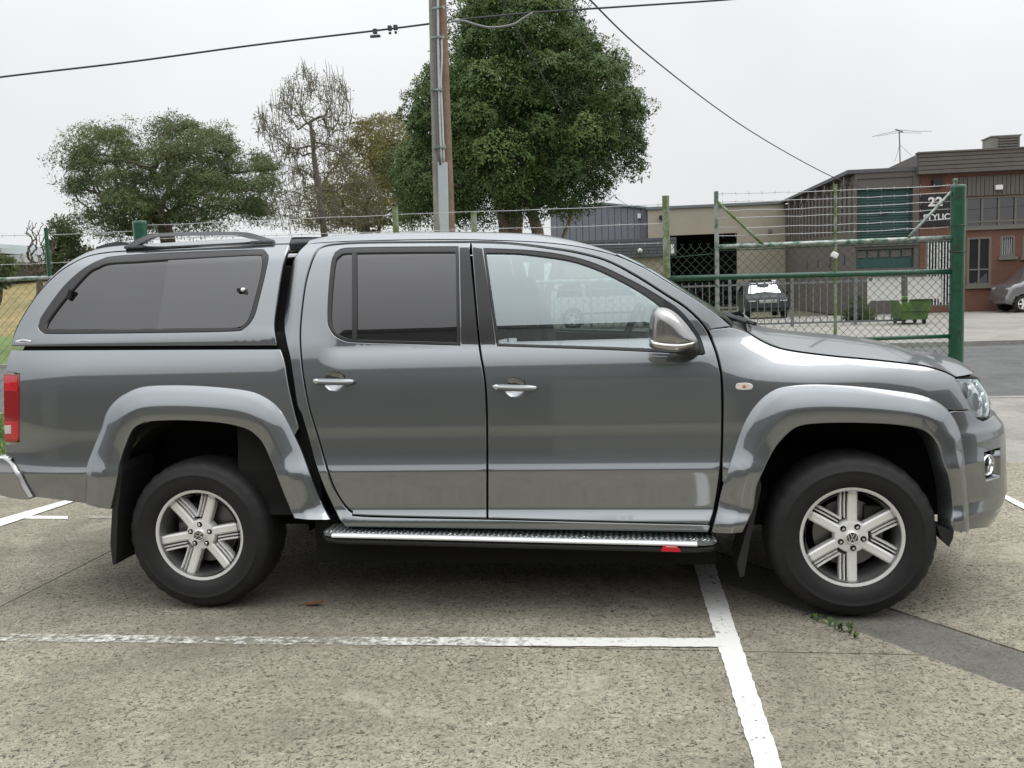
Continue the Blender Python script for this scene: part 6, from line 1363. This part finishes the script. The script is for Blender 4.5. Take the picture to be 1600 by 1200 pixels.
# ---- olive brown tree behind it
D = 40.
olv = [(470, 362), (470, 320), (500, 285), (520, 250), (545, 215), (552, 190), (575, 182), (610, 180), (640, 188), (655, 220), (655, 362)]
e = tree('olive_tree', 'bushy olive brown tree in bud standing behind the sparse tree', gbase(575, D))
cen = crown_points(olv, D, 190, 2.6, None, seed=31, inset=8); LEAFO = leafmat('olive_brown_leaf', (.15, .13, .065), (.27, .25, .095), .35)
tt(leaves('crown', cen, rng.uniform(.35, .75, len(cen)), 170, .12, .35, LEAFO, None, shell=.1, jitter=.8), e)
tk = [gbase(575, D), at(575, 430, D), at(572, 370, D), at(570, 320, D)]; br, nd = branches(tk, crown_points(olv, D, 260, 2.6, None, seed=33), .2, .015, TWIG, None, wob=.2); tt(br, e)
b = MB(); b.tube(tk, [.3, .26, .2, .15], 10); tt(b.build('trunk', BARK, None, True), e)
# ---- small trees and bushes on the far left
D = 27.
sm = [(30, 420), (34, 375), (40, 352), (52, 338), (66, 345), (82, 340), (92, 380), (84, 420), (60, 440)]
e = tree('bare_sapling', 'leafless many-stemmed sapling beside the fence upright', gbase(62, D)); tips = crown_points(sm, D, 110, .7, None, seed=41)
br, nd = branches([gbase(62, D), at(62, 480, D), at(62, 445, D), at(61, 415, D)], tips, .09, .009, BARK, None, wob=.2, up=.08); tt(br, e)
b = MB(); b.tube([gbase(62, D), at(62, 480, D), at(62, 440, D)], [.10, .09, .07], 8); tt(b.build('trunk', BARK, None), e)
for nm, lab, poly, D, k, col_, sz, tx in (('conifer', 'small rounded dark conifer behind the slim green upright', [(78, 430), (82, 375), (88, 352), (100, 344), (114, 352), (124, 380), (150, 392), (175, 395), (178, 440), (120, 450)], 32., 90, LEAFG, .13, 105), ('low_shrub', 'dark low shrub on the tan bank seen through the mesh', [(-60, 450), (-60, 405), (-20, 398), (14, 402), (26, 418), (20, 440), (0, 450)], 30., 60, LEAFG, .13, -20), ('garden_shrub', 'leafy shrub growing behind the picket gate', [(1322, 505), (1326, 480), (1336, 462), (1348, 464), (1358, 482), (1360, 505)], 32.6, 26, leafmat('shrub_leaf', (.04, .065, .02), (.12, .14, .05), .3), .09, 1340)):
    e = tree(nm, lab, gbase(tx, D), 'shrub' if 'shrub' in nm else 'tree', None); cen = crown_points(poly, D, k, .7, None, seed=len(nm), inset=2); tt(leaves('crown', cen, rng.uniform(.14, .36, len(cen))*(D/30), 130, sz, .32, col_, None, shell=.2, jitter=.6), e)
    b = MB(); b.tube([gbase(tx, D), np.array((*gbase(tx, D)[:2], max(.3, cen[:, 2].mean())))], [.06, .03], 8); tt(b.build('trunk', BARK, None), e)
    br, nd = branches([gbase(tx, D), np.array((*gbase(tx, D)[:2], .5))], cen[:20], .07, .01, BARK, None); tt(br, e)
# ---- tan bank and pale shed on the far left
b = MB(); n = 24; V = []
for i in range(n+1):
    x = -70+70*i/n
    for j, (yy, zz) in enumerate(((38, -.05), (41, .5), (46, 1.7), (52, 2.9), (60, 3.6), (90, 3.7))): V.append((x, yy+.6*math.sin(i*.9), zz*min(1, (n-i)/5)+.12*math.sin(i*1.7+j) if j else -.05))
b.add(V, [(i*6+j, (i+1)*6+j, (i+1)*6+j+1, i*6+j+1) for i in range(n) for j in range(5)]); o = b.build('embankment', mat('dry_tan_grass', (.24, .19, .085), rough=1, var=.25, vscale=1.2, var2=(.17, .15, .06), vs2=.5), None, True); o['kind'] = 'structure'
ps = empty('pale_shed', tuple(np.append(at(0, 400, 62)[:2], 3.5))); tag(ps, 'long pale metal roof showing above the tan bank', 'building')
bpy.context.view_layer.update()
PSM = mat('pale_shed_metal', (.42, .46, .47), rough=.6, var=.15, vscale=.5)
a0, a1 = at(-150, 408, 62), at(57, 400, 62)
for k_, (z0, z1, dy, nm) in enumerate(((0, .55, 0, 'wall_band'), (.62, 1.0, -.5, 'gutter'), (1.0, 1.35, .6, 'roof_band'))):
    tt(pbox(nm, a0[0], a1[0]-k_*1.2, a0[1]+dy, a0[1]+dy+6, a1[2]-.45+z0, a1[2]-.45+z1-.02, PSM, None), ps)
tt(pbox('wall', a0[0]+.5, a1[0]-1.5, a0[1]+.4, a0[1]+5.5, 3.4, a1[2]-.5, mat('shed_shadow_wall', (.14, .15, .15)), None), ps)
